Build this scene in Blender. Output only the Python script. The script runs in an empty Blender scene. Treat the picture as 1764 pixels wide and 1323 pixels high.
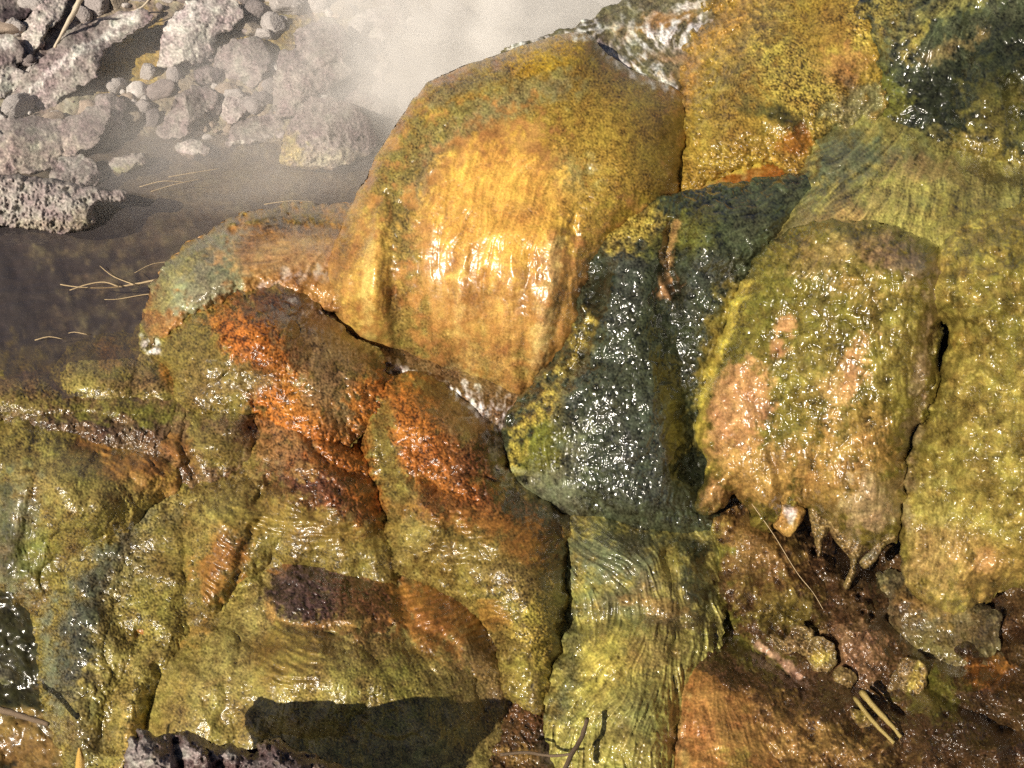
import bpy, math, random
import numpy as np
rng = np.random.default_rng(7)
random.seed(7)
sc = bpy.context.scene
# ------------------------------------------------------------------ camera, sky, sun, exposure
PITCH = math.radians(35.0); CAMZ = 1.55; FPX = 2205.0
cam = bpy.data.objects.new('camera', bpy.data.cameras.new('camera')); sc.collection.objects.link(cam)
cam.data.sensor_width = 36.0; cam.data.lens = 45.0; cam.data.clip_start = .02; cam.data.clip_end = 300
cam.location = (0, 0, CAMZ); cam.rotation_euler = (math.radians(90) - PITCH, 0, 0)
sc.camera = cam
SUN = np.array([-.50, -.68, .52]); SUN = SUN / np.linalg.norm(SUN)      # towards the sun
w = bpy.data.worlds.new('World'); sc.world = w; w.use_nodes = True
nt = w.node_tree; sky = nt.nodes.new('ShaderNodeTexSky'); sky.sky_type = 'NISHITA'; sky.sun_disc = False; sky.air_density = .55; sky.dust_density = 1.2; sky.ozone_density = .6
sky.sun_elevation = math.asin(SUN[2]); sky.sun_rotation = math.atan2(SUN[0], SUN[1])
nt.links.new(sky.outputs[0], nt.nodes['Background'].inputs[0]); nt.nodes['Background'].inputs[1].default_value = .05
sl = bpy.data.lights.new('sun', 'SUN'); sl.energy = 5.0; sl.angle = math.radians(.5); sl.color = (1, .91, .77)
so = bpy.data.objects.new('sun', sl); sc.collection.objects.link(so)
import mathutils
so.rotation_euler = mathutils.Vector(tuple(SUN)).to_track_quat('Z', 'Y').to_euler()
sc.view_settings.view_transform = 'Standard'; sc.view_settings.look = 'None'
sc.view_settings.exposure = 0.2; sc.view_settings.gamma = 1
sc.cycles.volume_step_rate = 3.0; sc.cycles.volume_max_steps = 64; sc.cycles.volume_bounces = 2
sc.cycles.use_denoising = False; sc.cycles.denoiser = 'OPENIMAGEDENOISE'; sc.cycles.denoising_input_passes = 'RGB_ALBEDO_NORMAL'
sc.cycles.max_bounces = 6; sc.cycles.transparent_max_bounces = 10
sc.cycles.sample_clamp_indirect = 3.0

# ------------------------------------------------------------------ picture-plane lattice shared by every surveyed surface
S = 1.7
X0, Y0, X1, Y1 = -190.0, -150.0, 1950.0, 1640.0
NX = int((X1 - X0) / S) + 1; NY = int((Y1 - Y0) / S) + 1
gx = (X0 + S * np.arange(NX)).astype(np.float32); gy = (Y0 + S * np.arange(NY)).astype(np.float32)
GX, GY = np.meshgrid(gx, gy)
sP, cP = math.sin(PITCH), math.cos(PITCH)
def unproject(px, py, w):
    a = (px - 882.0) / FPX; b = (661.5 - py) / FPX
    return np.stack([w * a, w * (cP + b * sP), CAMZ + w * (b * cP - sP)], -1)
def Z(px, py, z):                       # distance along the axis at which the sight line meets height z
    b = (661.5 - py) / FPX
    return (CAMZ - z) / (sP - b * cP)

def fnoise(wave, seed, octaves=1, aniso=(1, 1), shape=(NY, NX)):    # filtered noise, wavelength in lattice steps, unit variance
    r = np.random.default_rng(seed); out = np.zeros(shape, np.float32); a = 1.0
    fy = np.fft.fftfreq(shape[0])[:, None] * aniso[1]; fx = np.fft.rfftfreq(shape[1])[None] * aniso[0]
    f = np.sqrt(fx * fx + fy * fy)
    for o in range(octaves):
        wv = wave / 2 ** o
        if wv < 2: break
        k = np.exp(-((f * wv - 1) / .45) ** 2)
        n = np.fft.irfft2(np.fft.rfft2(r.standard_normal(shape)) * k, s=shape).astype(np.float32)
        out += a * n / n.std(); a *= .55
    return out / out.std()
def bil(F, x, y):                       # bilinear sample at lattice coordinates
    x = np.clip(x, 0, NX - 1.001); y = np.clip(y, 0, NY - 1.001)
    xi = x.astype(np.int32); yi = y.astype(np.int32); fx = x - xi; fy = y - yi
    return (F[yi, xi] * (1 - fx) + F[yi, xi + 1] * fx) * (1 - fy) + (F[yi + 1, xi] * (1 - fx) + F[yi + 1, xi + 1] * fx) * fy
def rbf(ctrl):                          # smooth surface through scattered (x, y, value)
    P = np.array([c[:2] for c in ctrl], float) / 1000; v = np.array([c[2] for c in ctrl], float); n = len(P)
    if n < 4:
        A = np.c_[P, np.ones(n)]; s = np.linalg.lstsq(A, v, rcond=None)[0]
        return lambda x, y: s[0] * x / 1000 + s[1] * y / 1000 + s[2]
    D = np.sqrt(((P[:, None] - P[None]) ** 2).sum(-1) + .05 ** 2)
    A = np.zeros((n + 3, n + 3)); A[:n, :n] = D + np.eye(n) * -.004; A[:n, n:] = np.c_[P, np.ones(n)]; A[n:, :n] = A[:n, n:].T
    s = np.linalg.solve(A, np.r_[v, 0, 0, 0])
    def f(x, y):
        x = np.asarray(x, np.float32) / 1000; y = np.asarray(y, np.float32) / 1000
        o = (s[n] * x + s[n + 1] * y + s[n + 2]).astype(np.float32)
        for k in range(n): o = o + np.float32(s[k]) * np.sqrt((x - np.float32(P[k, 0])) ** 2 + (y - np.float32(P[k, 1])) ** 2 + np.float32(.0025))
        return o
    return f

N_lo = fnoise(120, 1, 3); N_mid = fnoise(34, 2, 3); N_hi = fnoise(11, 3, 2); N_px = fnoise(4.0, 4, 1); N_b = fnoise(60, 5, 4); N_c = fnoise(20, 6, 3); N_s = fnoise(46, 7); N_t = fnoise(52, 8)
# flow directions (px, py, dx, dy), picture plane, y down
FLOW = [(1000,60,-1,.25),(900,110,-1,.5),(700,200,-.6,1),(620,400,-.25,1),(600,560,.15,1),(700,500,0,1),(850,250,-.35,.7),(850,450,-.1,1),(850,620,0,1),
 (1000,300,-.5,.8),(1000,500,-.2,1),(1120,250,.0,1),(1120,100,1,.8),(1200,60,-.8,.6),(1250,200,-.4,1),(1400,100,-.3,1),(1200,340,-1,.45),(1350,310,-1,.4),
 (1070,450,-.4,1),(1050,650,-.25,1),(940,760,-.2,1),(1100,850,0,1),(1200,450,-.7,.8),(1180,600,-.1,1),(1350,420,-.6,.8),(1450,250,-1,.7),(1450,320,-1,.7),(1600,220,-.3,.5),(1650,120,-.4,1),(1730,200,-.2,1),(1560,60,-.7,.8),
 (1600,330,-.2,1),(1500,500,-.1,1),(1300,650,-.15,1),(1450,800,.1,1),(1700,500,.1,1),(1700,800,0,1),(1650,1000,-.5,1),
 (1050,950,.7,.3),(1150,980,.2,.6),(1050,1100,-.6,1),(1100,1200,-.45,1),(1000,1150,-.7,1),(1150,1300,-.1,1),(1250,1250,.2,1),(1450,1100,.8,.6),(1650,1250,.5,.7),(1600,1080,.3,.7),
 (300,480,-.8,.8),(480,430,-1,.1),(520,520,-.2,.5),(400,580,-.6,.8),(300,620,-.3,1),(620,640,.5,1),(780,750,.3,1),(700,850,-.05,1),(900,880,.5,1),(850,1000,.3,1),(930,1120,-.1,1),
 (600,850,.2,1),(480,780,-.3,1),(350,750,-.5,.8),(380,900,-.5,.9),(600,950,.3,1),(520,1120,-.15,1),(400,1100,-.5,.8),(300,1200,-.3,1),(700,1150,.5,1),(850,1150,.3,1),(700,1250,0,1),
 (150,620,-.5,.8),(100,800,-.3,1),(200,850,-.5,1),(40,900,-.1,1),(180,1000,-.6,1),(130,1200,.1,1),(250,980,-.2,1),(30,1200,0,1),
 (100,480,-1,.12),(300,400,-1,.15),(450,320,-1,.1),(50,580,-1,.2),(250,200,0,1),(500,150,0,1)]
def angle_field():
    P = [(a, b) for a, b, _, _ in FLOW]
    n = [math.hypot(c, d) for _, _, c, d in FLOW]
    cx = rbf([(a, b, c / m) for (a, b, c, d), m in zip(FLOW, n)]); cy = rbf([(a, b, d / m) for (a, b, c, d), m in zip(FLOW, n)])
    k = 6
    sx = cx(GX[::k, ::k], GY[::k, ::k]); sy = cy(GX[::k, ::k], GY[::k, ::k])
    def up(F):
        xx = np.arange(NX) / k; yy = np.arange(NY) / k
        xi = np.minimum(xx.astype(int), F.shape[1] - 2); yi = np.minimum(yy.astype(int), F.shape[0] - 2)
        fx = (xx - xi)[None]; fy = (yy - yi)[:, None]
        return (F[yi][:, xi] * (1 - fx) * (1 - fy) + F[yi][:, xi + 1] * fx * (1 - fy) + F[yi + 1][:, xi] * (1 - fx) * fy + F[yi + 1][:, xi + 1] * fx * fy).astype(np.float32)
    U, V = up(sx), up(sy); a = np.arctan2(V, U) + .16 * N_mid + .12 * N_lo
    return np.cos(a).astype(np.float32), np.sin(a).astype(np.float32)
FU, FV = angle_field()
def lic(src, U, V, L, step=1.0):
    ix, iy = np.meshgrid(np.arange(NX, dtype=np.float32), np.arange(NY, dtype=np.float32))
    acc = src.copy()
    for sg in (1, -1):
        x = ix.copy(); y = iy.copy()
        for k in range(L):
            xi = np.clip(x, 0, NX - 1).astype(np.int32); yi = np.clip(y, 0, NY - 1).astype(np.int32)
            x += sg * step * U[yi, xi]; y += sg * step * V[yi, xi]
            acc += bil(src, x, y)
    acc -= acc.mean(); return acc / acc.std()
FIL = lic(fnoise(3.6, 11) + .8 * fnoise(7, 12), FU, FV, 13)
FILC = lic(fnoise(14, 14) + .5 * fnoise(26, 15), FU, FV, 26, 1.5)
RIP = lic(fnoise(7.5, 13), -FV, FU, 11)
def cells(cell, seed, aniso=1.0, warp=1.2):
    r = np.random.default_rng(seed); ny = int(NY / cell * 1) + 4; nx = int(NX / cell) + 4
    jx = r.random((ny, nx)).astype(np.float32) * .8 + .1; jy = r.random((ny, nx)).astype(np.float32) * .8 + .1; hh = r.random((ny, nx)).astype(np.float32)
    ix, iy = np.meshgrid(np.arange(NX, dtype=np.float32), np.arange(NY, dtype=np.float32))
    x = (ix + warp * N_hi * .8 + warp * N_mid * 1.5) / cell + 1; y = (iy + warp * N_c) / cell + 1
    cx = np.floor(x).astype(np.int32); cy = np.floor(y).astype(np.int32)
    best = np.full((NY, NX), 9, np.float32); sec = best.copy(); val = np.zeros((NY, NX), np.float32)
    U, V = FU, FV
    for dy in (-1, 0, 1):
        for dx in (-1, 0, 1):
            qx = np.clip(cx + dx, 0, nx - 1); qy = np.clip(cy + dy, 0, ny - 1)
            ex = qx + jx[qy, qx] - x; ey = qy + jy[qy, qx] - y
            al = ex * U + ey * V; ac = -ex * V + ey * U
            d = (al / aniso) ** 2 + ac ** 2 * aniso ** .5
            m = d < best
            sec = np.where(m, best, np.minimum(sec, d)); val = np.where(m, hh[qy, qx], val); best = np.where(m, d, best)
    return np.sqrt(best), np.sqrt(sec), val
f1, f2, hv = cells(6.6, 21, 1.3); PEB = np.clip(1 - (f1 / .72) ** 2, 0, 1) * (.45 + .8 * hv)
g1, g2, gv = cells(11.5, 22, 1.15); PEB2 = np.clip(1 - (g1 / .75) ** 2, 0, 1) * (.4 + .9 * gv)
h1, h2, hv2 = cells(26, 23, 1.0, 3); CRK = np.clip((h2 - h1) * 2.2, 0, 1)
PIT = -np.clip(fnoise(12, 31, 2) + .6 * N_c - .9, 0, 2.2) * .8 + .22 * N_hi + .7 * (1 - np.abs(N_c)) + .5 * (1 - np.abs(N_mid)) + .12 * N_px
GRAIN = (.75 * N_px + .65 * fnoise(2.6, 32) + .35 * N_hi)

# ------------------------------------------------------------------ surface presets
#          r    g    b    peb  peb2 fil  rip  grain crust rough wet  speck
KEYS = ['r', 'g', 'b', 'peb', 'peb2', 'fil', 'rip', 'grain', 'crust', 'rough', 'wet', 'speck']
PR = {
 'dome': (0.41, 0.215, 0.058, 0, 0, .25, 0, 0.3, 0, 0.36, 0.9, 0.2),
 'domey': (0.27, 0.175, 0.03, 0, 0, .15, 0, 0.6, 0, .38, 0.7, 0.65),
 'domeg': (0.17, 0.13, 0.035, 0, 0, .2, 0, 0.6, 0, .38, 0.7, 0.7),
 'dgrey':  (.17,.15,.075, 0,  0,  .5, 0,  .6,  0, .40, .4, .5),
 'gold': (0.31, 0.225, 0.045, .25, 0, 0, 0, 1.1, 0, .30, .6, 1.3),
 'olive': (0.165, 0.12, 0.03, 0, 0, 0.2, .1, 0.5, 0, .38, 0.8, 0.75),
 'olivel': (0.27, 0.21, 0.06, 0, 0, 0.25, 0, 0.55, 0, .36, 0.85, 0.65),
 'ograin': (0.19, 0.148, 0.035, 0.1, 0, .2, 0, 0.8, 0, .34, 0.8, 1.0),
 'blueg': (0.155, 0.155, 0.09, .15, 0, .4, 0, .5, 0, .30, .7, .4),
 'tanor': (0.38, 0.2, 0.06, 0, 0, .4, 0, .35, 0, .36, .6, .35),
 'rust': (0.3, 0.1, 0.018, 1.3, 0, .2, .35, .6, .1, .32, .5, 1.1),
 'rustd': (0.1, 0.038, 0.014, 1.4, 0, .2, .2, .6, .2, .32, .6, 1.0),
 'rustr': (0.27, 0.115, 0.026, .0, 0, .1, .9, .3, 0, .36, .5, .35),
 'oripp':  (.22,.15,.035, .0, 0,  .1, .75,.3,  0, .33, .6, .35),
 'brownw': (.17, .105, .045, 0.25, 0, .3, .1, .5, .1, .28, .6, .8),
 'plum': (0.05, 0.028, 0.026, 1.2, .2, 0, .1, .7, .6, .32, .6, .9),
 'darkw': (0.04, 0.034, 0.03, .5, 0, .4, 0, .5, .0, .22, .8, .7),
 'slime': (0.036, 0.04, 0.02, 1.1, 0, 0.2, 0, 0.05, 0, 0.16, 1., 0.8),
 'slime_and_shade': (0.014, 0.016, 0.008, .8, 0, 0.2, 0, 0.05, 0, .22, 1., .5),  # near-black slime; also painted where shade falls
 'slimeb': (0.04, 0.043, 0.03, 0.85, .1, 0.2, 0, 0.05, 0, 0.14, 1., 0.8),
 'teal': (0.06, 0.066, 0.033, .4, 0, .9, 0, .2, 0, .26, .8, .5),
 'moss': (0.12, 0.115, 0.018, .1, 0, .6, 0, .5, 0, .45, .3, .6),
 'yel':    (.52,.40,.07,  .1, 0,  .5, 0,  .3,  0, .34, .6, .3),
 'yelg': (0.215, 0.165, 0.038, .3, 1.1, .25, 0, 0.1, 0, .22, .9, .4),
 'yelgd': (0.13, 0.105, 0.02, .3, 1.0, .3, 0, 0.1, 0, .20, .9, .4),
 'fibre':  (.30,.26,.07,  .15,0, 1.0, 0,  .3,  0, .30, .7, .5),
 'fibreg': (0.115, 0.12, 0.06, .15, 0, 1.0, 0, .2, 0, .26, .8, .4),
 'fibret': (.38,.25,.09,  .0, .1, 1.0, 0,  .3,  0, .36, .6, .4),
 'tan': (.33, .19, .055, .1, 0.7, .35, 0, 0.2, .1, .30, .8, .4),
 'tanf': (0.18, 0.12, 0.045, .3, .3, .4, 0, .8, .5, .34, .6, .9),
 'ribg':   (.11,.10,.06, .8, 0,.2, 0,  .8,  0, .24, .9, 1.2),
 'peach': (0.42, 0.225, 0.09, .0, 0.6, .2, 0, 0.15, .1, .30, .8, .3),
 'brown': (0.07, 0.037, 0.015, .3, .2, .3, 0, .4, .4, .30, .7, .7),
 'brownd': (0.035, 0.019, 0.008, .3, .2, .4, 0, .4, .4, .26, .8, .7),  # dark brown; also paints shade in the hollow and along the ridge
 'rbrown': (.22,.075,.012, .1,0,  .4, 0,  .4,  0, .34, .5, .4),
 'orfuz': (0.36, 0.17, 0.05, 0, 0, .5, 0, .4, .2, .36, .6, .4),
 'foam': (0.66, 0.63, 0.6, 0.1, 0, 0.8, 0, 0.3, 0, 0.2, .7, .8),
 'rock': (0.27, 0.225, 0.205, 0, 0, 0, 0, .5, 0.7, .85, 0, .5),
 'rockl': (0.44, 0.385, 0.35, 0, 0, 0, 0, .5, 0.75, .85, 0, .5),
 'rockw': (0.68, 0.63, 0.58, 0, 0, 0, 0, .5, 0.7, .8, 0, .4),
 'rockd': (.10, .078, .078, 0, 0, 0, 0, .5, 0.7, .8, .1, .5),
 'rocky': (0.3, 0.25, 0.18, 0, 0, .1, 0, .7, 0.8, .6, .3, .6),
 'plumr': (0.11, 0.07, 0.065, .1, 0, 0, 0, .5, 1.0, .35, .5, .7),
 'bed': (0.12, 0.095, 0.07, 0, .2, 0.35, 0, .4, .2, .8, 0, 0.2),
 'bedd': (0.035, 0.029, 0.038, 0, 0, 0.35, 0, .3, 0, .8, 0, 0.2),
 'bedl': (0.3, 0.24, 0.15, 0, 0, 0.5, 0, .4, 0, .8, 0, .5),
}
PR = {k: np.array(v, np.float32) for k, v in PR.items()}

def spline(pts, closed=True, step=4.0):
    P = np.array(pts, float); n = len(P); out = []
    for i in range(n if closed else n - 1):
        if closed: p0, p1, p2, p3 = P[i - 1], P[i], P[(i + 1) % n], P[(i + 2) % n]
        else: p0, p1, p2, p3 = P[max(i - 1, 0)], P[i], P[i + 1], P[min(i + 2, n - 1)]
        m = max(2, int(np.linalg.norm(p2 - p1) / step))
        t = (np.arange(m) / m)[:, None]
        out.append(.5 * (2 * p1 + (p2 - p0) * t + (2 * p0 - 5 * p1 + 4 * p2 - p3) * t ** 2 + (3 * p1 - p0 - 3 * p2 + p3) * t ** 3))
    if not closed: out.append(P[-1:])
    return np.concatenate(out)
def dist_line(C, x, y):
    d = np.full(x.shape, 1e9, np.float32)
    for k in range(len(C)): d = np.minimum(d, (x - np.float32(C[k, 0])) ** 2 + (y - np.float32(C[k, 1])) ** 2)
    return np.sqrt(d)
def inside(C, x, y):
    r = np.zeros(x.shape, bool); n = len(C)
    for k in range(n):
        x1, y1 = C[k]; x2, y2 = C[(k + 1) % n]
        if y1 == y2: continue
        m = ((y1 > y) != (y2 > y))
        r ^= m & (x < (x2 - x1) * (y - y1) / (y2 - y1) + x1)
    return r
def deff(C, x, y):
    seg = np.linalg.norm(np.roll(C, -1, 0) - C, axis=1); s = np.zeros(x.shape, np.float32)
    for k in range(len(C)):
        s += np.float32(seg[k]) / ((x - np.float32(C[k, 0])) ** 2 + (y - np.float32(C[k, 1])) ** 2 + 1.5) ** 2
    return ((math.pi / 2) / s) ** (1 / 3)

def mask(sh, x, y, soft, n):
    if sh[0] == 'e':
        _, cx, cy, rx, ry, an = sh; a = math.radians(an); c, s = math.cos(a), math.sin(a)
        u = (x - cx) * c + (y - cy) * s; v = -(x - cx) * s + (y - cy) * c
        sd = (1 - np.sqrt((u / rx) ** 2 + (v / ry) ** 2)) * min(rx, ry)
    elif sh[0] == 'l':
        sd = sh[2] - dist_line(spline(sh[1], False, 6), x, y)
    elif sh[0] == 'all':
        sd = np.full(x.shape, sh[1], np.float32)
    else:
        C = spline(sh[1], True, 6); d = dist_line(C, x, y); sd = np.where(inside(C, x, y), d, -d)
    t = np.clip((sd + n * soft * .75) / (2 * soft) + .5, 0, 1)
    return t * t * (3 - 2 * t)
def E(cx, cy, rx, ry, an=0): return ('e', cx, cy, rx, ry, an)
def L(pts, wd): return ('l', pts, wd)
def P(*pts): return ('p', pts)
AMP = dict(peb=.0036, peb2=.0065, fil=.0011, rip=.0019, grain=.00065, crust=.0042)

# ------------------------------------------------------------------ materials
def mat_surface(name, bump=1.0, cr=.13):
    m = bpy.data.materials.new(name); m.use_nodes = True; n = m.node_tree.nodes; l = m.node_tree.links
    b = n['Principled BSDF']
    col = n.new('ShaderNodeAttribute'); col.attribute_name = 'Col'
    aux = n.new('ShaderNodeAttribute'); aux.attribute_name = 'Aux'
    sep = n.new('ShaderNodeSeparateColor'); l.new(aux.outputs['Color'], sep.inputs[0])
    tc = n.new('ShaderNodeTexCoord')
    n1 = n.new('ShaderNodeTexNoise'); n1.inputs['Scale'].default_value = 330; n1.inputs['Detail'].default_value = 3; n1.inputs['Roughness'].default_value = .65
    l.new(tc.outputs['Object'], n1.inputs['Vector'])
    n2 = n.new('ShaderNodeTexNoise'); n2.inputs['Scale'].default_value = 60; n2.inputs['Detail'].default_value = 4
    l.new(tc.outputs['Object'], n2.inputs['Vector'])
    # fine mottling of the pigment
    mr = n.new('ShaderNodeMapRange'); mr.inputs['From Min'].default_value = .3; mr.inputs['From Max'].default_value = .7
    mr.inputs['To Min'].default_value = .75; mr.inputs['To Max'].default_value = 1.25; l.new(n1.outputs[0], mr.inputs['Value'])
    mr2 = n.new('ShaderNodeMapRange'); mr2.inputs['From Min'].default_value = .3; mr2.inputs['From Max'].default_value = .7
    mr2.inputs['To Min'].default_value = .85; mr2.inputs['To Max'].default_value = 1.15; l.new(n2.outputs[0], mr2.inputs['Value'])
    mu = n.new('ShaderNodeMath'); mu.operation = 'MULTIPLY'; l.new(mr.outputs[0], mu.inputs[0]); l.new(mr2.outputs[0], mu.inputs[1])
    vm = n.new('ShaderNodeVectorMath'); vm.operation = 'SCALE'; l.new(col.outputs['Color'], vm.inputs[0]); l.new(mu.outputs[0], vm.inputs['Scale'])
    l.new(vm.outputs[0], b.inputs['Base Color'])
    ra = n.new('ShaderNodeMath'); ra.operation = 'MULTIPLY_ADD'; l.new(n2.outputs[0], ra.inputs[0]); ra.inputs[1].default_value = .16; l.new(sep.outputs[0], ra.inputs[2])
    rs = n.new('ShaderNodeMath'); rs.operation = 'SUBTRACT'; l.new(ra.outputs[0], rs.inputs[0]); rs.inputs[1].default_value = .08
    l.new(rs.outputs[0], b.inputs['Roughness'])
    l.new(sep.outputs[1], b.inputs['Coat Weight']); b.inputs['Coat Roughness'].default_value = cr; b.inputs['Coat IOR'].default_value = 1.40
    b.inputs['IOR'].default_value = 1.40
    bp = n.new('ShaderNodeBump'); bp.inputs['Distance'].default_value = .0011 * bump; l.new(n1.outputs[0], bp.inputs['Height'])
    l.new(sep.outputs[2], bp.inputs['Strength'])
    l.new(bp.outputs[0], b.inputs['Normal']); l.new(bp.outputs[0], b.inputs['Coat Normal'])
    return m
M_ALGAE = mat_surface('wet_algae_mat', 1.0)
M_ROCK = mat_surface('crusted_rock', 2.0)
M_SLIME = mat_surface('wet_slime', .6, .24)
M_SHEEN = mat_surface('smooth_wet_algae', .8, .22)

def link(o, parent=None):
    sc.collection.objects.link(o)
    if parent: o.parent = parent
    return o
def tag(o, label=None, cat=None, group=None, kind=None):
    if label: o['label'] = label
    if cat: o['category'] = cat
    if group: o['group'] = group
    if kind: o['kind'] = kind
    return o
def mesh_np(name, V, F, mat, col=None, aux=None, smooth=True, origin=True):
    V = np.asarray(V, np.float32); F = np.asarray(F, np.int32)
    if origin:
        c = np.array([(V[:, 0].min() + V[:, 0].max()) / 2, (V[:, 1].min() + V[:, 1].max()) / 2, V[:, 2].min()], np.float32)
    else: c = np.zeros(3, np.float32)
    me = bpy.data.meshes.new(name); n, k = len(V), F.shape[1]
    me.vertices.add(n); me.vertices.foreach_set('co', (V - c).ravel())
    me.loops.add(F.size); me.loops.foreach_set('vertex_index', F.ravel())
    me.polygons.add(len(F)); me.polygons.foreach_set('loop_start', np.arange(0, F.size, k, dtype=np.int32))
    try: me.polygons.foreach_set('loop_total', np.full(len(F), k, np.int32))
    except Exception: pass
    me.polygons.foreach_set('use_smooth', np.full(len(F), smooth))
    me.update(calc_edges=True)
    if col is not None:
        a = me.color_attributes.new('Col', 'FLOAT_COLOR', 'POINT'); a.data.foreach_set('color', np.c_[col, np.ones(n)].astype(np.float32).ravel())
        a = me.color_attributes.new('Aux', 'FLOAT_COLOR', 'POINT'); a.data.foreach_set('color', np.c_[aux, np.ones(n)].astype(np.float32).ravel())
    me.materials.append(mat)
    o = bpy.data.objects.new(name, me); o.location = tuple(float(v) for v in c)
    return link(o)

def grid_faces(ok):                     # ok: bool grid -> quads on the ok nodes, with compact indices
    idx = -np.ones(ok.shape, np.int32); idx[ok] = np.arange(ok.sum(), dtype=np.int32)
    q = ok[:-1, :-1] & ok[1:, :-1] & ok[:-1, 1:] & ok[1:, 1:]
    return np.stack([idx[:-1, :-1][q], idx[1:, :-1][q], idx[1:, 1:][q], idx[:-1, 1:][q]], -1), idx

def paint(base, layers, x, y, sl):
    A = np.broadcast_to(PR[base] if isinstance(base, str) else np.array(base, np.float32), x.shape + (12,)).copy()
    nz = (.5 * N_mid[sl] + .5 * N_c[sl] + .3 * N_hi[sl])
    for ly in layers:
        sh, pr, op = ly[:3]; soft = ly[3] if len(ly) > 3 else 14
        m = mask(sh, x, y, soft, nz) * op
        if pr == 'foam': m = m * np.clip(.45 + .25 * FIL[sl] + .25 * N_hi[sl] + .4 * FILC[sl] + .35 * N_c[sl], 0, 1)
        v = PR[pr] if isinstance(pr, str) else np.array(pr, np.float32)
        A += m[..., None] * (v - A)
    return A
def detail(A, sl, amp=1.0):
    d = A[..., 3] * PEB[sl] * AMP['peb'] + A[..., 4] * PEB2[sl] * AMP['peb2'] + A[..., 5] * FIL[sl] * AMP['fil'] + A[..., 5] * FILC[sl] * AMP['fil'] * .9 \
        + A[..., 6] * RIP[sl] * AMP['rip'] + A[..., 7] * GRAIN[sl] * AMP['grain'] + A[..., 8] * PIT[sl] * AMP['crust']
    return d * amp
def colour(A, sl):
    sp = A[..., 11]
    f = 1 + sp * (.42 * GRAIN[sl] + .10 * N_hi[sl] + .09 * N_c[sl]) + A[..., 5] * (.16 * FIL[sl] + .14 * FILC[sl]) + A[..., 3] * (.9 * PEB[sl] - .42) + A[..., 4] * (.8 * PEB2[sl] - .35) + A[..., 6] * .10 * RIP[sl] + .11 * N_b[sl]  # pebble tops lightened, gaps between them darkened in the colour as if shaded
    f = np.clip(f, .18, 2.2)
    hue = np.clip(1 + .025 * N_b[sl] + .02 * N_c[sl], .85, 1.15)
    C = A[..., :3] * f[..., None]; C[..., 1] *= hue; C[..., 0] /= np.sqrt(hue)
    ct = A[..., 8] * np.clip(-PIT[sl] * .35, 0, .75)
    C *= (1 - ct * .5)[..., None]  # pits darkened in the colour like shaded recesses
    return np.clip(C, .002, .92)

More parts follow.
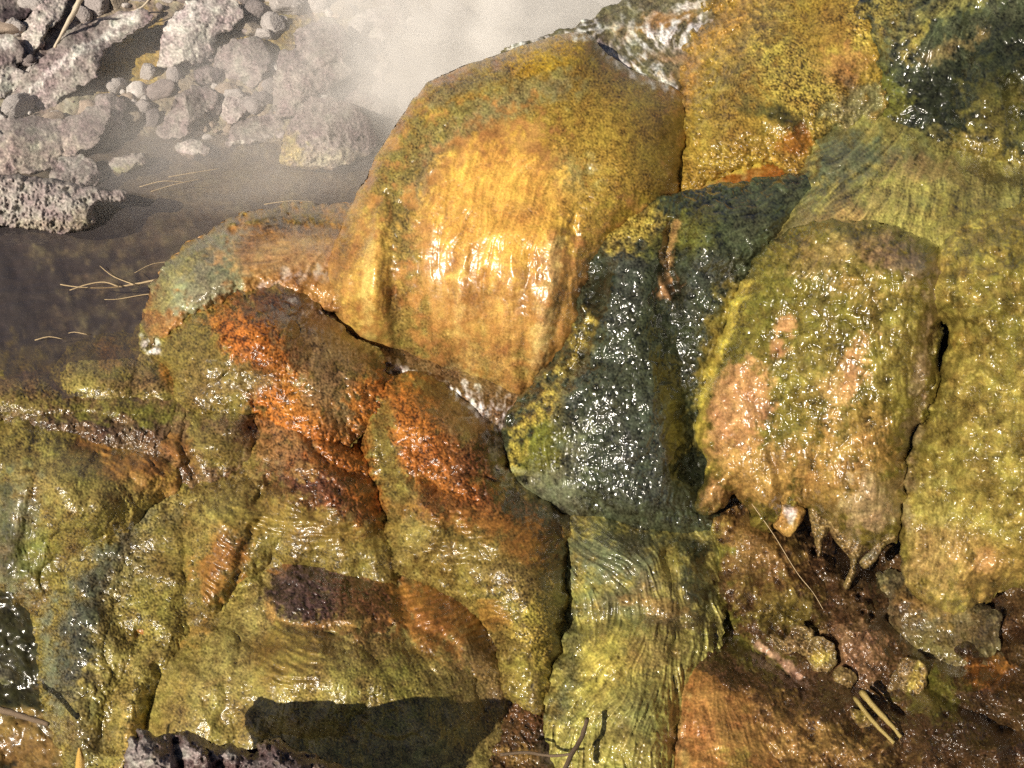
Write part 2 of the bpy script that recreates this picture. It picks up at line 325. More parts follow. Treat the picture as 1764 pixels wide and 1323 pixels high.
TOTAL = [0]
def lump(name, outline, ctrl, T, base, layers=(), feats=(), label=None, cat='mound', group=None, kind=None, mat=None, planes=0, seed=0,
         prof=.9, back=.6, amp=1.0, warp=3.0, grow=24, flat=0, stride=1, sink=0.0, open_edges=False, und=.004):
    """closed body: outline on the picture plane, placed at real distance (ctrl), swelling T metres towards and back*T away from the viewer"""
    C = spline(outline)
    if grow:
        tg = np.roll(C, -3, 0) - np.roll(C, 3, 0); tg /= np.linalg.norm(tg, axis=1)[:, None] + 1e-6
        ar = np.sum(C[:, 0] * np.roll(C[:, 1], -1) - C[:, 1] * np.roll(C[:, 0], -1)); C = C + np.sign(ar) * grow * np.stack([tg[:, 1], -tg[:, 0]], -1)
    x0, y0 = C.min(0) - 3 * S; x1, y1 = C.max(0) + 3 * S
    i0 = max(0, int((x0 - X0) / S)); i1 = min(NX, int((x1 - X0) / S) + 2); j0 = max(0, int((y0 - Y0) / S)); j1 = min(NY, int((y1 - Y0) / S) + 2)
    fx = rbf(ctrl) if not callable(ctrl) else ctrl
    r = np.random.default_rng(seed + 100)
    pk = [(r.uniform(0, 6.283), r.uniform(.45, .95), r.uniform(.6, 1.6)) for _ in range(planes)]
    Vs, Fs, Cs, As = [], [], [], []; off = 0
    cen = C.mean(0); Rm = math.sqrt(abs(.5 * np.sum(C[:, 0] * np.roll(C[:, 1], -1) - C[:, 1] * np.roll(C[:, 0], -1))) / math.pi)
    for side, st in ((0, stride), (1, 4)):
        if side == 1 and back <= 0: break
        sl = (slice(j0, j1, st), slice(i0, i1, st))
        x = GX[sl]; y = GY[sl]
        wx = x + warp * (N_mid[sl] * .8 + .35 * N_c[sl]); wy = y + warp * (N_c[sl] * .5 + .6 * N_b[sl])
        ins = inside(C, wx, wy); d = deff(C, wx, wy); d[~ins] = 0
        Rd = (flat or d.max()); t = np.clip(d / Rd, 0, 1)
        ring = np.zeros_like(ins); p = np.pad(ins, 1)
        for a in (0, 1, 2):
            for b in (0, 1, 2): ring |= p[a:a + ins.shape[0], b:b + ins.shape[1]]
        ring &= ~ins; ok = ins | ring
        X = x.copy(); Y = y.copy()
        rx, ry = wx[ring], wy[ring]
        D2 = (rx[:, None] - C[None, :, 0]) ** 2 + (ry[:, None] - C[None, :, 1]) ** 2
        k = D2.argmin(1); mvx = C[k, 0] - rx; mvy = C[k, 1] - ry; ml = np.hypot(mvx, mvy) + 1e-6; lim = np.minimum(ml, S * st * 1.5) / ml
        X[ring] += mvx * lim; Y[ring] += mvy * lim
        h = (t * (2 - t)) ** prof
        if planes:
            u = (x - cen[0]) / Rm; v = (y - cen[1]) / Rm; q = np.full(x.shape, 9., np.float32)
            for an, c, s in pk: q = np.minimum(q, c - s * (.55 * (u * math.cos(an) + v * math.sin(an))))
            q = np.clip(q, 0.0, 1); h = np.minimum(h, q * .95) * .9 + h * .1
        base_w = fx(x, y) + sink
        if side == 0:
            ext = np.zeros(x.shape, np.float32)
            for ft in feats:
                if ft[0] == 'b':
                    _, cx, cy, rx_, ry_, an, am = ft; a = math.radians(an); c, s = math.cos(a), math.sin(a)
                    u = (x - cx) * c + (y - cy) * s; v = -(x - cx) * s + (y - cy) * c
                    ext += am * np.exp(-((u / rx_) ** 2 + (v / ry_) ** 2))
                elif ft[0] == 'l':
                    _, pts, wd, am = ft; dl = dist_line(spline(pts, False, 5), x + 2.5 * N_mid[sl], y + 2.5 * N_mid[sl]); ext += am * np.exp(-(dl / wd) ** 2)
                elif ft[0] == 'o':                       # a rounded lobe lying on the body
                    _, cx, cy, rx_, ry_, an, am = ft; a = math.radians(an); c, s = math.cos(a), math.sin(a); qx = x + 7 * N_s[sl] + 1.2 * N_mid[sl]; qy = y + 7 * N_t[sl] + 1.2 * N_c[sl]
                    u = (qx - cx) * c + (qy - cy) * s; v = -(qx - cx) * s + (qy - cy) * c
                    ext = np.maximum(ext, ext * .45 + am * np.clip(1 - (u / rx_) ** 2 - (v / ry_) ** 2, 0, 1) ** .62)
                elif ft[0] == 's':                       # a step: the surface below/inside an area stands out or recedes
                    _, sh, am, soft = ft; ext += am * mask(sh, x, y, soft, N_c[sl] * .5)
            A = paint(base, layers, x, y, sl)
            ew = np.clip(d / 14, 0, 1)
            ext = ext + und * (N_s[sl] * .6 + N_lo[sl] * .9) + und * .22 * N_mid[sl]
            wv = base_w - T * h - ext * ew - detail(A, sl, amp) * np.clip(d / 5, .15, 1)
            col = colour(A, sl)
            aux = np.stack([A[..., 9], A[..., 10], np.clip(.06 + .8 * A[..., 7] + .3 * A[..., 8], 0, 1)], -1)
        else:
            wv = base_w + T * back * h; col = np.broadcast_to((PR[base] if isinstance(base, str) else np.array(base, np.float32))[:3], x.shape + (3,)).copy(); aux = np.broadcast_to(np.array([.5, .2, .5], np.float32), x.shape + (3,)).copy()
        F, idx = grid_faces(ok)
        V = unproject(X[ok], Y[ok], wv[ok])
        if side == 1: F = F[:, ::-1]
        Vs.append(V); Fs.append(F + off); Cs.append(col[ok]); As.append(aux[ok]); off += len(V)
    V = np.concatenate(Vs); F = np.concatenate(Fs); TOTAL[0] += len(V)
    used = np.zeros(len(V), bool); used[F.ravel()] = True
    rm = np.cumsum(used) - 1; F = rm[F]; V = V[used]
    o = mesh_np(name, V, F, mat or M_ALGAE, np.concatenate(Cs)[used], np.concatenate(As)[used])
    return tag(o, label, None if kind else cat, group, kind)

def attach(o, parent):
    o.parent = parent; o.matrix_parent_inverse = mathutils.Matrix.Translation(parent.location).inverted()
# ------------------------------------------------------------------ the ground
def zc(px, py, z): return (px, py, Z(px, py, z))
TERR = [zc(-190,450,-.06),zc(0,450,-.07),zc(150,400,-.07),zc(300,330,-.06),zc(450,300,-.05),zc(550,330,-.05),zc(200,560,-.07),zc(-190,600,-.06),zc(420,400,-.06),zc(100,500,-.08),
 zc(-190,300,.02),zc(0,300,.015),zc(0,200,.05),zc(0,100,.10),zc(0,0,.17),zc(0,-150,.27),zc(-190,0,.18),zc(250,215,.0),zc(250,150,.04),zc(250,80,.09),zc(250,0,.15),zc(250,-150,.25),
 zc(400,250,-.02),zc(500,200,.02),zc(500,100,.08),zc(500,0,.14),zc(600,290,-.05),zc(700,220,-.03),zc(700,100,.05),zc(700,0,.12),zc(850,0,.12),zc(850,-150,.25),zc(850,100,.03),zc(800,220,-.02),
 zc(-190,680,-.02),zc(0,680,-.015),zc(100,670,-.02),zc(0,750,-.08),zc(0,1000,-.24),zc(0,1300,-.40),zc(-190,1000,-.24),zc(-190,1640,-.5),
 zc(250,640,-.02),zc(300,800,-.09),zc(300,950,-.18),zc(300,1150,-.26),zc(300,1320,-.30),zc(300,1640,-.35),zc(450,560,-.01),zc(600,600,.0),zc(600,800,-.08),zc(600,1000,-.18),zc(600,1300,-.27),zc(600,1640,-.32),
 (850,600,3.02),(740,600,3.0),(730,655,2.90),(850,695,2.86),zc(850,760,-.05),zc(900,1000,-.18),zc(900,1300,-.27),zc(1050,1000,-.17),zc(1100,1300,-.24),zc(1100,1640,-.3),
 (1100,60,3.65),(1100,300,3.3),(1100,600,3.0),(1150,850,2.75),(1400,0,3.5),(1400,300,3.1),(1400,600,2.8),(1400,850,2.62),(1750,0,3.2),(1750,300,2.9),(1750,700,2.65),(1950,0,3.1),(1950,500,2.7),(1100,-150,3.8),(1950,-150,3.2),
 (1250,920,2.56),(1450,1000,2.55),(1700,1060,2.52),(1300,1150,2.38),(1500,1200,2.33),(1700,1200,2.30),(1450,1323,2.2),(1750,1323,2.15),(1450,1640,2.1),(1900,1640,2.0),(1950,1100,2.4)]
W_T = rbf(TERR)
def terrain_sheet():
    sl = (slice(0, NY, 2), slice(0, NX, 2)); x = GX[sl]; y = GY[sl]
    A = paint('bed', [
        (P((-190,380),(100,385),(300,420),(420,400),(520,420),(330,520),(250,640),(-190,660)), 'bedd', .75, 40),
        (E(420,320,190,40,-8), 'bedl', .55, 30), (E(150,345,140,25,0), 'bed', .8, 20), (L([(60,440),(200,425),(330,400)],9), 'bedl', .5, 10),
        (L([(120,500),(230,470),(330,450)],14), 'bedl', .5, 14), (L([(60,560),(160,540),(240,520)],10), 'bedl', .45, 14), (E(130,590,90,14,-12), 'bedl', .5, 14),
        (P((-190,-150),(1000,-150),(1000,200),(600,260),(380,240),(250,220),(100,260),(-190,300)), 'rocky', 1, 14),
        (E(225,100,60,80,25), (.36,.24,.05,0,0,0,0,.6,.4,.6,.4,.5), .9, 14), (E(440,60,90,60,0), (.27,.20,.05,0,0,0,0,.6,.8,.6,.4,.8), .8, 20), (E(60,60,110,120,0), 'rock', .8, 20),
        (P((-190,680),(250,640),(560,700),(900,760),(1150,900),(1150,1640),(-190,1640)), 'olive', 1, 20),
        (P((-190,1010),(60,1040),(85,1150),(110,1330),(110,1640),(-190,1640)), 'slime_and_shade', .9, 20), (E(30,1280,90,50,10), 'tan', .5, 20),  # dark lower left area paints the shadow lying in that hollow
        (P((1240,880),(1950,880),(1950,1640),(1150,1640)), 'brown', 1, 30), (P((1000,-150),(1950,-150),(1950,700),(1000,700)), 'slime_and_shade', .8, 60),
        ], x, y, sl)
    zz = W_T(x, y) - detail(A, sl, 1.1) - .006 * N_b[sl]
    V = unproject(x, y, zz); ok = np.ones(x.shape, bool); F, _ = grid_faces(ok)
    aux = np.stack([A[..., 9], A[..., 10], np.clip(.35 + .65 * A[..., 7], 0, 1)], -1)
    o = mesh_np('ground', V.reshape(-1, 3), F, M_ALGAE, colour(A, sl).reshape(-1, 3), aux.reshape(-1, 3), origin=False); tag(o, kind='structure')
    # the land going on beyond the surveyed piece
    qx = np.r_[np.linspace(-2600, X0, 220), np.linspace(X0, X1 - 2, 60)[1:], np.linspace(X1 - 2, 4200, 220)[1:]].astype(np.float32)
    qy = np.r_[np.linspace(-620, Y0, 80), np.linspace(Y0, Y1 - 2, 160)[1:], np.linspace(Y1 - 2, 2900, 80)[1:]].astype(np.float32)
    QX, QY = np.meshgrid(qx, qy); cx = np.clip(QX, X0, X1 - 3); cy = np.clip(QY, Y0, Y1 - 3)
    inn = (QX > X0 + 5) & (QX < X1 - 8) & (QY > Y0 + 5) & (QY < Y1 - 8)
    r = np.random.default_rng(5); o5 = fnoise(40, 55, 5, shape=QX.shape); o6 = fnoise(9, 56, 3, shape=QX.shape)
    edge = np.clip(np.maximum(np.maximum(X0 - QX, QX - X1), np.maximum(Y0 - QY, QY - Y1)) / 200, 0, 1)
    ww = W_T(cx, cy) + np.maximum(0, Y0 - QY) * .0016 - edge * (.06 * np.abs(o5) + .018 * o6)
    ww = ww + np.where(inn, .12, .0) + .012
    V = unproject(QX, QY, ww); F, _ = grid_faces(~np.zeros(QX.shape, bool))
    n = V.reshape(-1, 3); mixv = np.clip(.5 + .35 * o5 + .2 * o6, 0, 1).reshape(-1, 1); c = (np.array([.24, .20, .16]) * mixv + np.array([.11, .09, .05]) * (1 - mixv)) * r.uniform(.75, 1.2, (len(n), 1))
    o = mesh_np('terrain', n, F, M_ROCK, c, np.broadcast_to(np.array([.8, 0, .6], np.float32), n.shape), origin=False); tag(o, kind='structure')
terrain_sheet()

# ------------------------------------------------------------------ water
def mat_water(name, tint, ripple, scale, rough=.04, mix=.0):
    m = bpy.data.materials.new(name); m.use_nodes = True; n = m.node_tree.nodes; l = m.node_tree.links; n.clear()
    out = n.new('ShaderNodeOutputMaterial'); mx = n.new('ShaderNodeMixShader'); fr = n.new('ShaderNodeLayerWeight'); pw = n.new('ShaderNodeMath'); pw.operation = 'POWER'; pw.inputs[1].default_value = 5; fa = n.new('ShaderNodeMath'); fa.operation = 'MULTIPLY_ADD'; fa.inputs[1].default_value = .9; fa.inputs[2].default_value = .02
    tr = n.new('ShaderNodeBsdfTransparent'); tr.inputs[0].default_value = (*tint, 1); gl = n.new('ShaderNodeBsdfGlossy'); gl.inputs['Roughness'].default_value = rough
    df = n.new('ShaderNodeBsdfDiffuse'); df.inputs[0].default_value = (.20, .17, .175, 1); m2 = n.new('ShaderNodeMixShader'); m2.inputs[0].default_value = mix
    l.new(tr.outputs[0], m2.inputs[1]); l.new(df.outputs[0], m2.inputs[2])
    nz = n.new('ShaderNodeTexNoise'); nz.inputs['Scale'].default_value = scale; nz.inputs['Detail'].default_value = 4
    tc = n.new('ShaderNodeTexCoord'); mp = n.new('ShaderNodeMapping'); mp.inputs['Scale'].default_value = (.45, 1.2, 1); mp.inputs['Rotation'].default_value = (0, 0, .15)
    l.new(tc.outputs['Object'], mp.inputs[0]); l.new(mp.outputs[0], nz.inputs[0])
    bp = n.new('ShaderNodeBump'); bp.inputs['Distance'].default_value = ripple; l.new(nz.outputs[0], bp.inputs['Height'])
    l.new(bp.outputs[0], gl.inputs['Normal']); l.new(bp.outputs[0], fr.inputs['Normal'])
    l.new(fr.outputs['Facing'], pw.inputs[0]); l.new(pw.outputs[0], fa.inputs[0]); l.new(fa.outputs[0], mx.inputs[0]); l.new(m2.outputs[0], mx.inputs[1]); l.new(gl.outputs[0], mx.inputs[2]); l.new(mx.outputs[0], out.inputs[0])
    return m
def water_sheet(name, outline, wf, mat, amp=.0015, st=2):
    C = spline(outline); x0, y0 = C.min(0) - 8; x1, y1 = C.max(0) + 8
    i0 = max(0, int((x0 - X0) / S)); i1 = min(NX, int((x1 - X0) / S)); j0 = max(0, int((y0 - Y0) / S)); j1 = min(NY, int((y1 - Y0) / S))
    sl = (slice(j0, j1, st), slice(i0, i1, st)); x = GX[sl]; y = GY[sl]; ok = inside(C, x, y)
    F, _ = grid_faces(ok); V = unproject(x[ok], y[ok], (wf(x, y) - amp * (FILC[sl] + .7 * N_c[sl]))[ok])
    o = mesh_np(name, V, F, mat); return tag(o, kind='structure')
water_sheet('water', [(-188,230),(0,285),(180,225),(400,200),(600,200),(760,150),(715,280),(655,390),(610,480),(565,545),(480,520),(420,480),(300,560),(270,620),(110,690),(-188,690)],
            lambda x, y: Z(x, y, -.012), mat_water('pool_water', (.85,.80,.70), .0026, 24, .06, .22), .0012)
# ------------------------------------------------------------------ mounds, centre
lump('stream_ledge', [(800,150),(830,108),(880,80),(935,62),(1000,40),(1060,8),(1110,-40),(1180,-110),(1330,-110),(1290,20),(1240,90),(1190,150),(1168,180),(1120,200),(1000,190),(880,200)],
     [(800,150,3.04),(880,80,3.05),(1000,40,3.13),(1100,-20,3.33),(1300,-60,3.34),(1230,80,3.12),(1168,170,2.97),(1050,150,3.04),(900,180,3.07)], .05, 'dgrey',
     [(E(1130,70,120,45,-20),'foam',.35,30),(E(1140,40,60,14,-15),'dome',.85,12),(E(1180,100,60,10,0),'dome',.6,10),(L([(1010,60),(1060,100),(1120,120),(1165,148)],13),'foam',.8,14),
      (L([(1090,45),(1150,60),(1210,50)],10),'foam',.7,14),(E(1150,60,35,12,-10),'foam',.8,14),(L([(1170,15),(1230,35),(1250,15)],10),'foam',.7,14),(L([(870,75),(910,85),(930,72)],8),'foam',.8,10),
      (L([(980,52),(1010,40),(1040,60)],7),'foam',.9,8),(E(1040,85,30,20,30),'brownw',.5,12),(E(1190,130,30,12,0),'tanor',.7,10)],
     [('l',[(1060,100),(1120,120),(1160,148)],12,.012),('l',[(1090,45),(1150,60),(1210,50)],10,.010)],
     'foaming shallow ledge where clear water rushes over orange algae beside the big dome', 'rock ledge', amp=1.0, und=.006, grow=0)
lump('mineral_mound', [(560,480),(572,430),(600,365),(640,285),(682,215),(730,150),(770,125),(830,103),(880,86),(940,66),(990,55),(1020,62),(1045,90),(1100,125),(1172,158),(1188,200),(1178,290),(1160,350),(1070,420),(1030,500),(1010,590),(960,655),(925,700),(893,712),(850,692),(790,668),(720,640),(650,617),(600,592),(572,550)],
     [(560,480,2.90),(600,365,2.905),(680,215,2.905),(740,145,2.915),(880,85,2.945),(1000,60,2.98),(1160,170,2.95),(1160,290,2.83),(1070,420,2.74),(1000,590,2.74),(897,712,2.84),(790,665,2.89),(650,617,2.91),(580,550,2.90)], .22, 'dome',
     [(P((735,140),(850,80),(1000,30),(1060,90),(1180,150),(1180,330),(1080,380),(980,340),(930,215),(850,185),(760,235),(700,320),(670,350),(650,300),(690,215)),'domey',.95,36),
      (E(930,105,80,30,-15),(.42,.25,.015,0,0,.2,0,.7,0,.35,.5,.6),.8,20),(L([(720,330),(735,260),(790,215),(880,170),(980,140)],20),'dgrey',.75,18),(L([(690,430),(682,360),(700,290),(730,240),(790,200)],22),'domeg',.85,16),
      (L([(745,180),(800,150),(870,130)],12),'dgrey',.6,12),(E(870,160,70,18,-20),'domeg',.4,16),(E(1050,140,70,20,15),'domeg',.4,20),(L([(1140,190),(1155,260),(1145,330)],18),'brown',.45,18),(E(1075,250,60,90,0),'domey',.7,30),
      (L([(700,640),(690,560),(672,500),(672,430),(684,360)],20),'domeg',.7,15),(L([(575,540),(590,440),(625,350),(670,270)],9),'domeg',.45,12),(L([(620,590),(606,500),(630,400),(665,320)],7),'domeg',.35,10),
      (L([(760,640),(740,560),(715,480)],9),'domeg',.35,12),(E(1000,360,80,70,20),'domey',.8,30),(E(980,300,40,30,0),'dgrey',.5,18),
      (L([(900,360),(960,340)],16),'dgrey',.35,20),(E(870,640,120,38,15),'ograin',.35,25),(L([(1060,430),(1015,520),(990,610)],14),(.30,.14,.02,0,0,.2,0,.4,0,.4,.4,.4),.8,12),
      (E(640,480,34,90,8),(.55,.33,.07,0,0,.3,0,.4,0,.34,.6,.3),.6,16),(E(860,360,120,110,-20),(.60,.33,.06,.1,0,.7,0,.5,0,.34,.7,.25),.7,30),(L([(740,640),(760,655),(830,680),(890,705)],9),'blueg',.6,10),
      (E(800,650,40,14,15),'blueg',.4,12),(L([(990,60),(1020,62),(1045,92),(1100,125),(1155,155)],7),'foam',.7,8),(E(690,560,30,50,0),'olive',.4,16),(L([(800,440),(790,540),(812,650)],8),(.58,.37,.12,0,0,.3,0,.4,0,.32,.9,.3),.6,10),(L([(955,420),(940,520),(925,620)],12),(.55,.38,.15,0,0,.3,0,.5,0,.32,.9,.4),.6,12),(L([(640,400),(630,500),(635,580)],9),(.58,.40,.13,0,0,.3,0,.4,0,.32,.9,.3),.6,8),(L([(870,440),(865,540),(875,640)],8),(.52,.30,.08,0,0,.3,0,.4,0,.32,.9,.3),.6,10),(L([(835,500),(832,600),(840,660)],5),'domeg',.4,8),(L([(905,470),(900,600),(900,680)],5),'domeg',.35,8),(L([(725,380),(722,500),(745,640)],5),'domeg',.35,8)],  # pale lines along the ribs paint the dome's sheen into its colour
     [('b',860,440,170,120,0,.03),('b',640,480,38,100,8,.055),('l',[(700,625),(690,560),(676,490),(674,430),(686,350)],20,-.028),('b',590,500,22,60,5,.02),('l',[(612,590),(604,500),(622,420),(650,340)],10,-.018),
      ('l',[(760,300),(735,420),(740,520),(765,640)],16,.008),('l',[(800,440),(790,540),(812,650)],12,.010),('l',[(835,470),(830,560),(838,660)],8,-.006),('l',[(880,440),(872,560),(880,680)],14,.010),('l',[(915,440),(905,560),(905,690)],8,-.006),('l',[(960,400),(945,500),(930,640)],14,.009),('l',[(990,380),(975,480),(955,600)],8,-.006),('b',780,560,60,90,0,.012),('l',[(850,680),(845,620),(850,560)],8,-.006),('l',[(745,640),(735,580),(730,520)],9,-.008),('b',940,520,50,110,15,.02),('l',[(1010,300),(980,400),(940,480)],16,-.010),
      ('b',940,120,110,40,-15,.02),('l',[(1000,140),(860,180),(740,260),(690,340)],22,-.012),('b',1080,240,60,110,0,.03),('l',[(800,640),(800,600)],6,-.008),('l',[(560,420),(900,380)],5,0.0)],
     'huge smooth golden orange dome streaked with green, water sheeting down its front', 'mound', 'algae coated mineral mounds', prof=.55, back=.9, warp=1.2, grow=0, und=.0015, amp=.75, mat=M_SHEEN)
lump('mineral_mound', [(1150,318),(1152,250),(1168,175),(1200,100),(1240,30),(1290,-60),(1370,-110),(1500,-110),(1540,-20),(1545,70),(1540,150),(1490,215),(1410,245),(1395,285),(1370,300),(1330,278),(1250,295),(1190,325)],
     [(1150,318,2.86),(1168,175,2.99),(1290,-60,3.3),(1500,-80,3.25),(1545,70,3.0),(1500,210,2.85),(1395,285,2.76),(1250,290,2.82)], .15, 'domey',
     [(E(1330,190,160,110,30),'domey',1,20),(E(1450,200,70,90,0),'ograin',.6,30),(E(1290,70,60,90,30),'dgrey',.35,30),(E(1380,150,110,60,55),'gold',.9,30),(L([(1270,110),(1300,170),(1330,200)],14),'domeg',.5,20),(E(1345,205,42,18,20),'slime_and_shade',.85,14),(E(1450,90,45,55,-20),'tanor',.75,18),(E(1420,45,50,50,0),'domey',.7,20),
      (L([(1175,170),(1200,110),(1250,40),(1300,-20)],16),'tanor',.65,18),(E(1250,60,30,50,30),(.40,.24,.05,0,0,.6,0,.4,0,.36,.6,.4),.7,20),(E(1230,260,80,30,-8),'domey',.6,20),(E(1240,180,50,70,20),'olive',.4,26),
      (E(1500,30,34,50,10),'gold',.9,16),(E(1370,250,36,26,-25),'rbrown',.8,10),(E(1480,190,60,40,-20),'blueg',.6,20),(E(1310,275,70,10,-6),'gold',.5,10),(L([(1530,0),(1532,40)],12),'slime_and_shade',.8,10)],
     [('b',1300,120,90,120,20,.03),('b',1480,60,40,70,0,.02),('l',[(1175,310),(1180,200),(1200,130)],10,-.01),('b',1360,180,60,50,0,.012)],
     'speckled yellow olive mound just right of the foaming ledge', 'mound', 'algae coated mineral mounds', warp=8, grow=34)
lump('flow_tongue', [(1020,440),(1060,390),(1120,345),(1180,318),(1250,292),(1325,274),(1362,290),(1380,315),(1350,345),(1260,352),(1180,365),(1110,395),(1060,450)],
     [(1020,440,2.75),(1120,345,2.82),(1325,274,2.78),(1370,320,2.68),(1260,352,2.68),(1110,395,2.70),(1060,450,2.68)], .04, 'rbrown',
     [(E(1310,305,60,24,-10),'rbrown',1,10),(E(1180,340,90,22,-20),'tanor',.55,16),(E(1090,400,60,30,-35),'brownw',.7,14),(L([(1170,330),(1250,300),(1320,276)],4),'yel',.7,5),(E(1200,350,60,14,-15),'dgrey',.5,12)],
     [], 'narrow brown and orange tongue of algae leading into the dark green cascade', 'algae tongue', und=.003)
lump('algae_fall', [(873,800),(880,760),(900,715),(950,655),(1000,592),(1012,520),(1040,440),(1085,395),(1150,362),(1220,345),(1300,335),(1385,318),(1400,345),(1350,410),(1300,480),(1262,560),(1225,660),(1212,760),(1222,850),(1250,905),(1225,945),(1150,935),(1060,915),(990,892),(930,866),(890,835)],
     [(873,800,2.60),(900,715,2.61),(1000,592,2.62),(1040,440,2.65),(1150,362,2.67),(1385,318,2.66),(1300,480,2.58),(1225,660,2.59),(1222,850,2.58),(1225,945,2.57),(1060,915,2.57),(930,866,2.59)], .11, 'slime',
     [(E(1070,470,46,90,12),'slimeb',.9,20),(E(1120,800,100,120,0),'slimeb',.7,40),(L([(1040,480),(1015,560),(990,620)],16),'slime_and_shade',.95,10),(L([(1170,440),(1150,520),(1160,600),(1180,700),(1195,800),(1205,880)],26),'slime_and_shade',.75,24),  # dark line at the dome's edge paints the dome's shadow
      (E(1090,390,50,32,-20),'gold',.85,16),(E(1130,420,30,20,0),'moss',.5,14),(E(935,770,42,70,20),'moss',.95,16),(L([(885,810),(890,760),(930,700),(985,620),(1010,560)],7),'gold',.75,16),(E(940,850,50,40,35),'blueg',.75,16),(E(955,700,16,22,20),'gold',.7,10),
      (E(985,690,20,60,20),'slimeb',.8,14),(L([(990,880),(985,800),(1000,740)],14),'blueg',.5,12),(E(1200,400,50,40,-20),'moss',.55,18),(E(1215,470,50,40,-30),'slimeb',.7,16),(L([(1250,400),(1290,350),(1360,330)],22),'teal',.75,18),(E(1290,400,40,50,30),'teal',.6,20),
      (L([(1165,385),(1155,430),(1150,480)],5),'peach',.55,6),(E(1150,500,10,22,-15),'peach',.6,6),(L([(1262,500),(1240,570),(1218,660),(1210,760)],14),'yelg',.75,14),(E(1100,900,120,20,8),'teal',.6,16),(E(1190,900,50,30,0),'slime',.8,14),(E(1060,620,14,60,10),'slimeb',.6,10)],
     [('l',[(1170,420),(1155,520),(1165,600),(1185,700),(1200,800)],30,-.045),('b',1060,480,45,80,15,.02),('b',1100,760,90,150,0,.035),('b',1210,410,55,50,-20,.045),('l',[(1160,390),(1148,450),(1160,500)],9,-.03),('b',935,760,45,80,25,.03),
      ('l',[(1035,450),(1015,560),(985,640)],10,-.02),('b',1150,500,9,24,-15,.02),('b',960,860,50,35,30,.012)],
     'steep dark green curtain of glistening pebbled slime right of the golden dome', 'algae fall', 'hanging algae curtains on the right bank', amp=1.15, mat=M_SLIME)
lump('algae_fall', [(1500,40),(1515,-30),(1560,-110),(1945,-110),(1945,330),(1800,320),(1720,292),(1640,270),(1590,250),(1540,215),(1525,150)],
     [(1500,40,2.93),(1560,-110,3.02),(1945,-110,2.86),(1945,330,2.66),(1720,290,2.69),(1590,250,2.76),(1525,150,2.85)], .10, 'slime',
     [(E(1620,180,90,90,30),'slime_and_shade',.8,40),(E(1530,20,40,60,10),'gold',.5,26),(L([(1560,235),(1640,268),(1720,295),(1800,320)],14),'brownd',.8,14),(E(1520,190,34,60,0),'moss',.7,24),(E(1600,60,70,50,-40),'teal',.9,24),(E(1700,20,90,40,-20),'teal',.8,24),(E(1730,200,60,70,10),'yelgd',.55,30),(E(1690,262,80,26,12),'yelg',.65,18),(L([(1560,60),(1620,20),(1700,-10)],10),'fibre',.5,12),(L([(1560,100),(1580,70),(1600,40)],6),'yel',.4,8),  # dark brown line along the lower edge paints the ridge's shadow
      (E(1600,240,40,18,25),'slime',.6,12),(E(1730,90,50,60,0),'slime_and_shade',.6,24),(L([(1600,100),(1640,80),(1690,60)],8),'fibret',.35,10)],
     [('l',[(1690,20),(1640,120),(1620,220)],26,-.03),('b',1720,220,50,80,0,.03),('b',1590,70,50,60,-30,.025),('l',[(1740,140),(1750,200)],14,-.04)],
     'dark blue green hanging algae in the top right corner, dotted with sparkles', 'algae fall', 'hanging algae curtains on the right bank', amp=1.15, mat=M_SLIME)
lump('algae_shelf', [(1388,322),(1385,290),(1400,250),(1440,225),(1500,215),(1560,225),(1600,252),(1680,275),(1760,300),(1945,335),(1945,520),(1760,470),(1650,445),(1560,440),(1470,440),(1400,480),(1340,510),(1290,520),(1320,440),(1350,385),(1375,345)],
     [(1388,322,2.68),(1400,250,2.78),(1500,215,2.80),(1680,275,2.68),(1945,335,2.55),(1945,520,2.4),(1650,445,2.42),(1400,480,2.48),(1290,520,2.55)], .10, 'fibre',
     [(E(1450,270,60,46,-15),'fibreg',.9,18),(E(1410,300,22,30,20),'slime_and_shade',.75,12),(L([(1390,340),(1440,300),(1530,270),(1600,275)],16),'fibreg',.7,16),(L([(1640,285),(1720,305),(1800,325)],14),'brownd',.8,14),(E(1600,295,50,22,10),'fibret',.7,14),
      (E(1430,400,90,50,-35),'fibret',.75,22),(E(1460,440,50,24,-20),'peach',.4,16),(L([(1320,480),(1350,420),(1400,360),(1470,320)],14),'teal',.6,14),(E(1650,370,80,50,20),'yelgd',.6,26),(E(1740,420,70,60,0),'yelg',.7,24),(E(1560,370,50,40,-30),'fibre',.6,20),(E(1340,480,40,26,-40),'yelg',.5,14)],
     [('b',1440,270,50,40,-10,.03),('b',1420,400,100,60,-35,.03),('l',[(1400,325),(1450,300),(1520,285)],12,-.012),('b',1600,310,60,30,10,.02),('b',1720,370,80,60,0,.02)],
     'combed shelf of stringy green and tan algae flowing over the right hand boulder', 'algae shelf', amp=1.1)
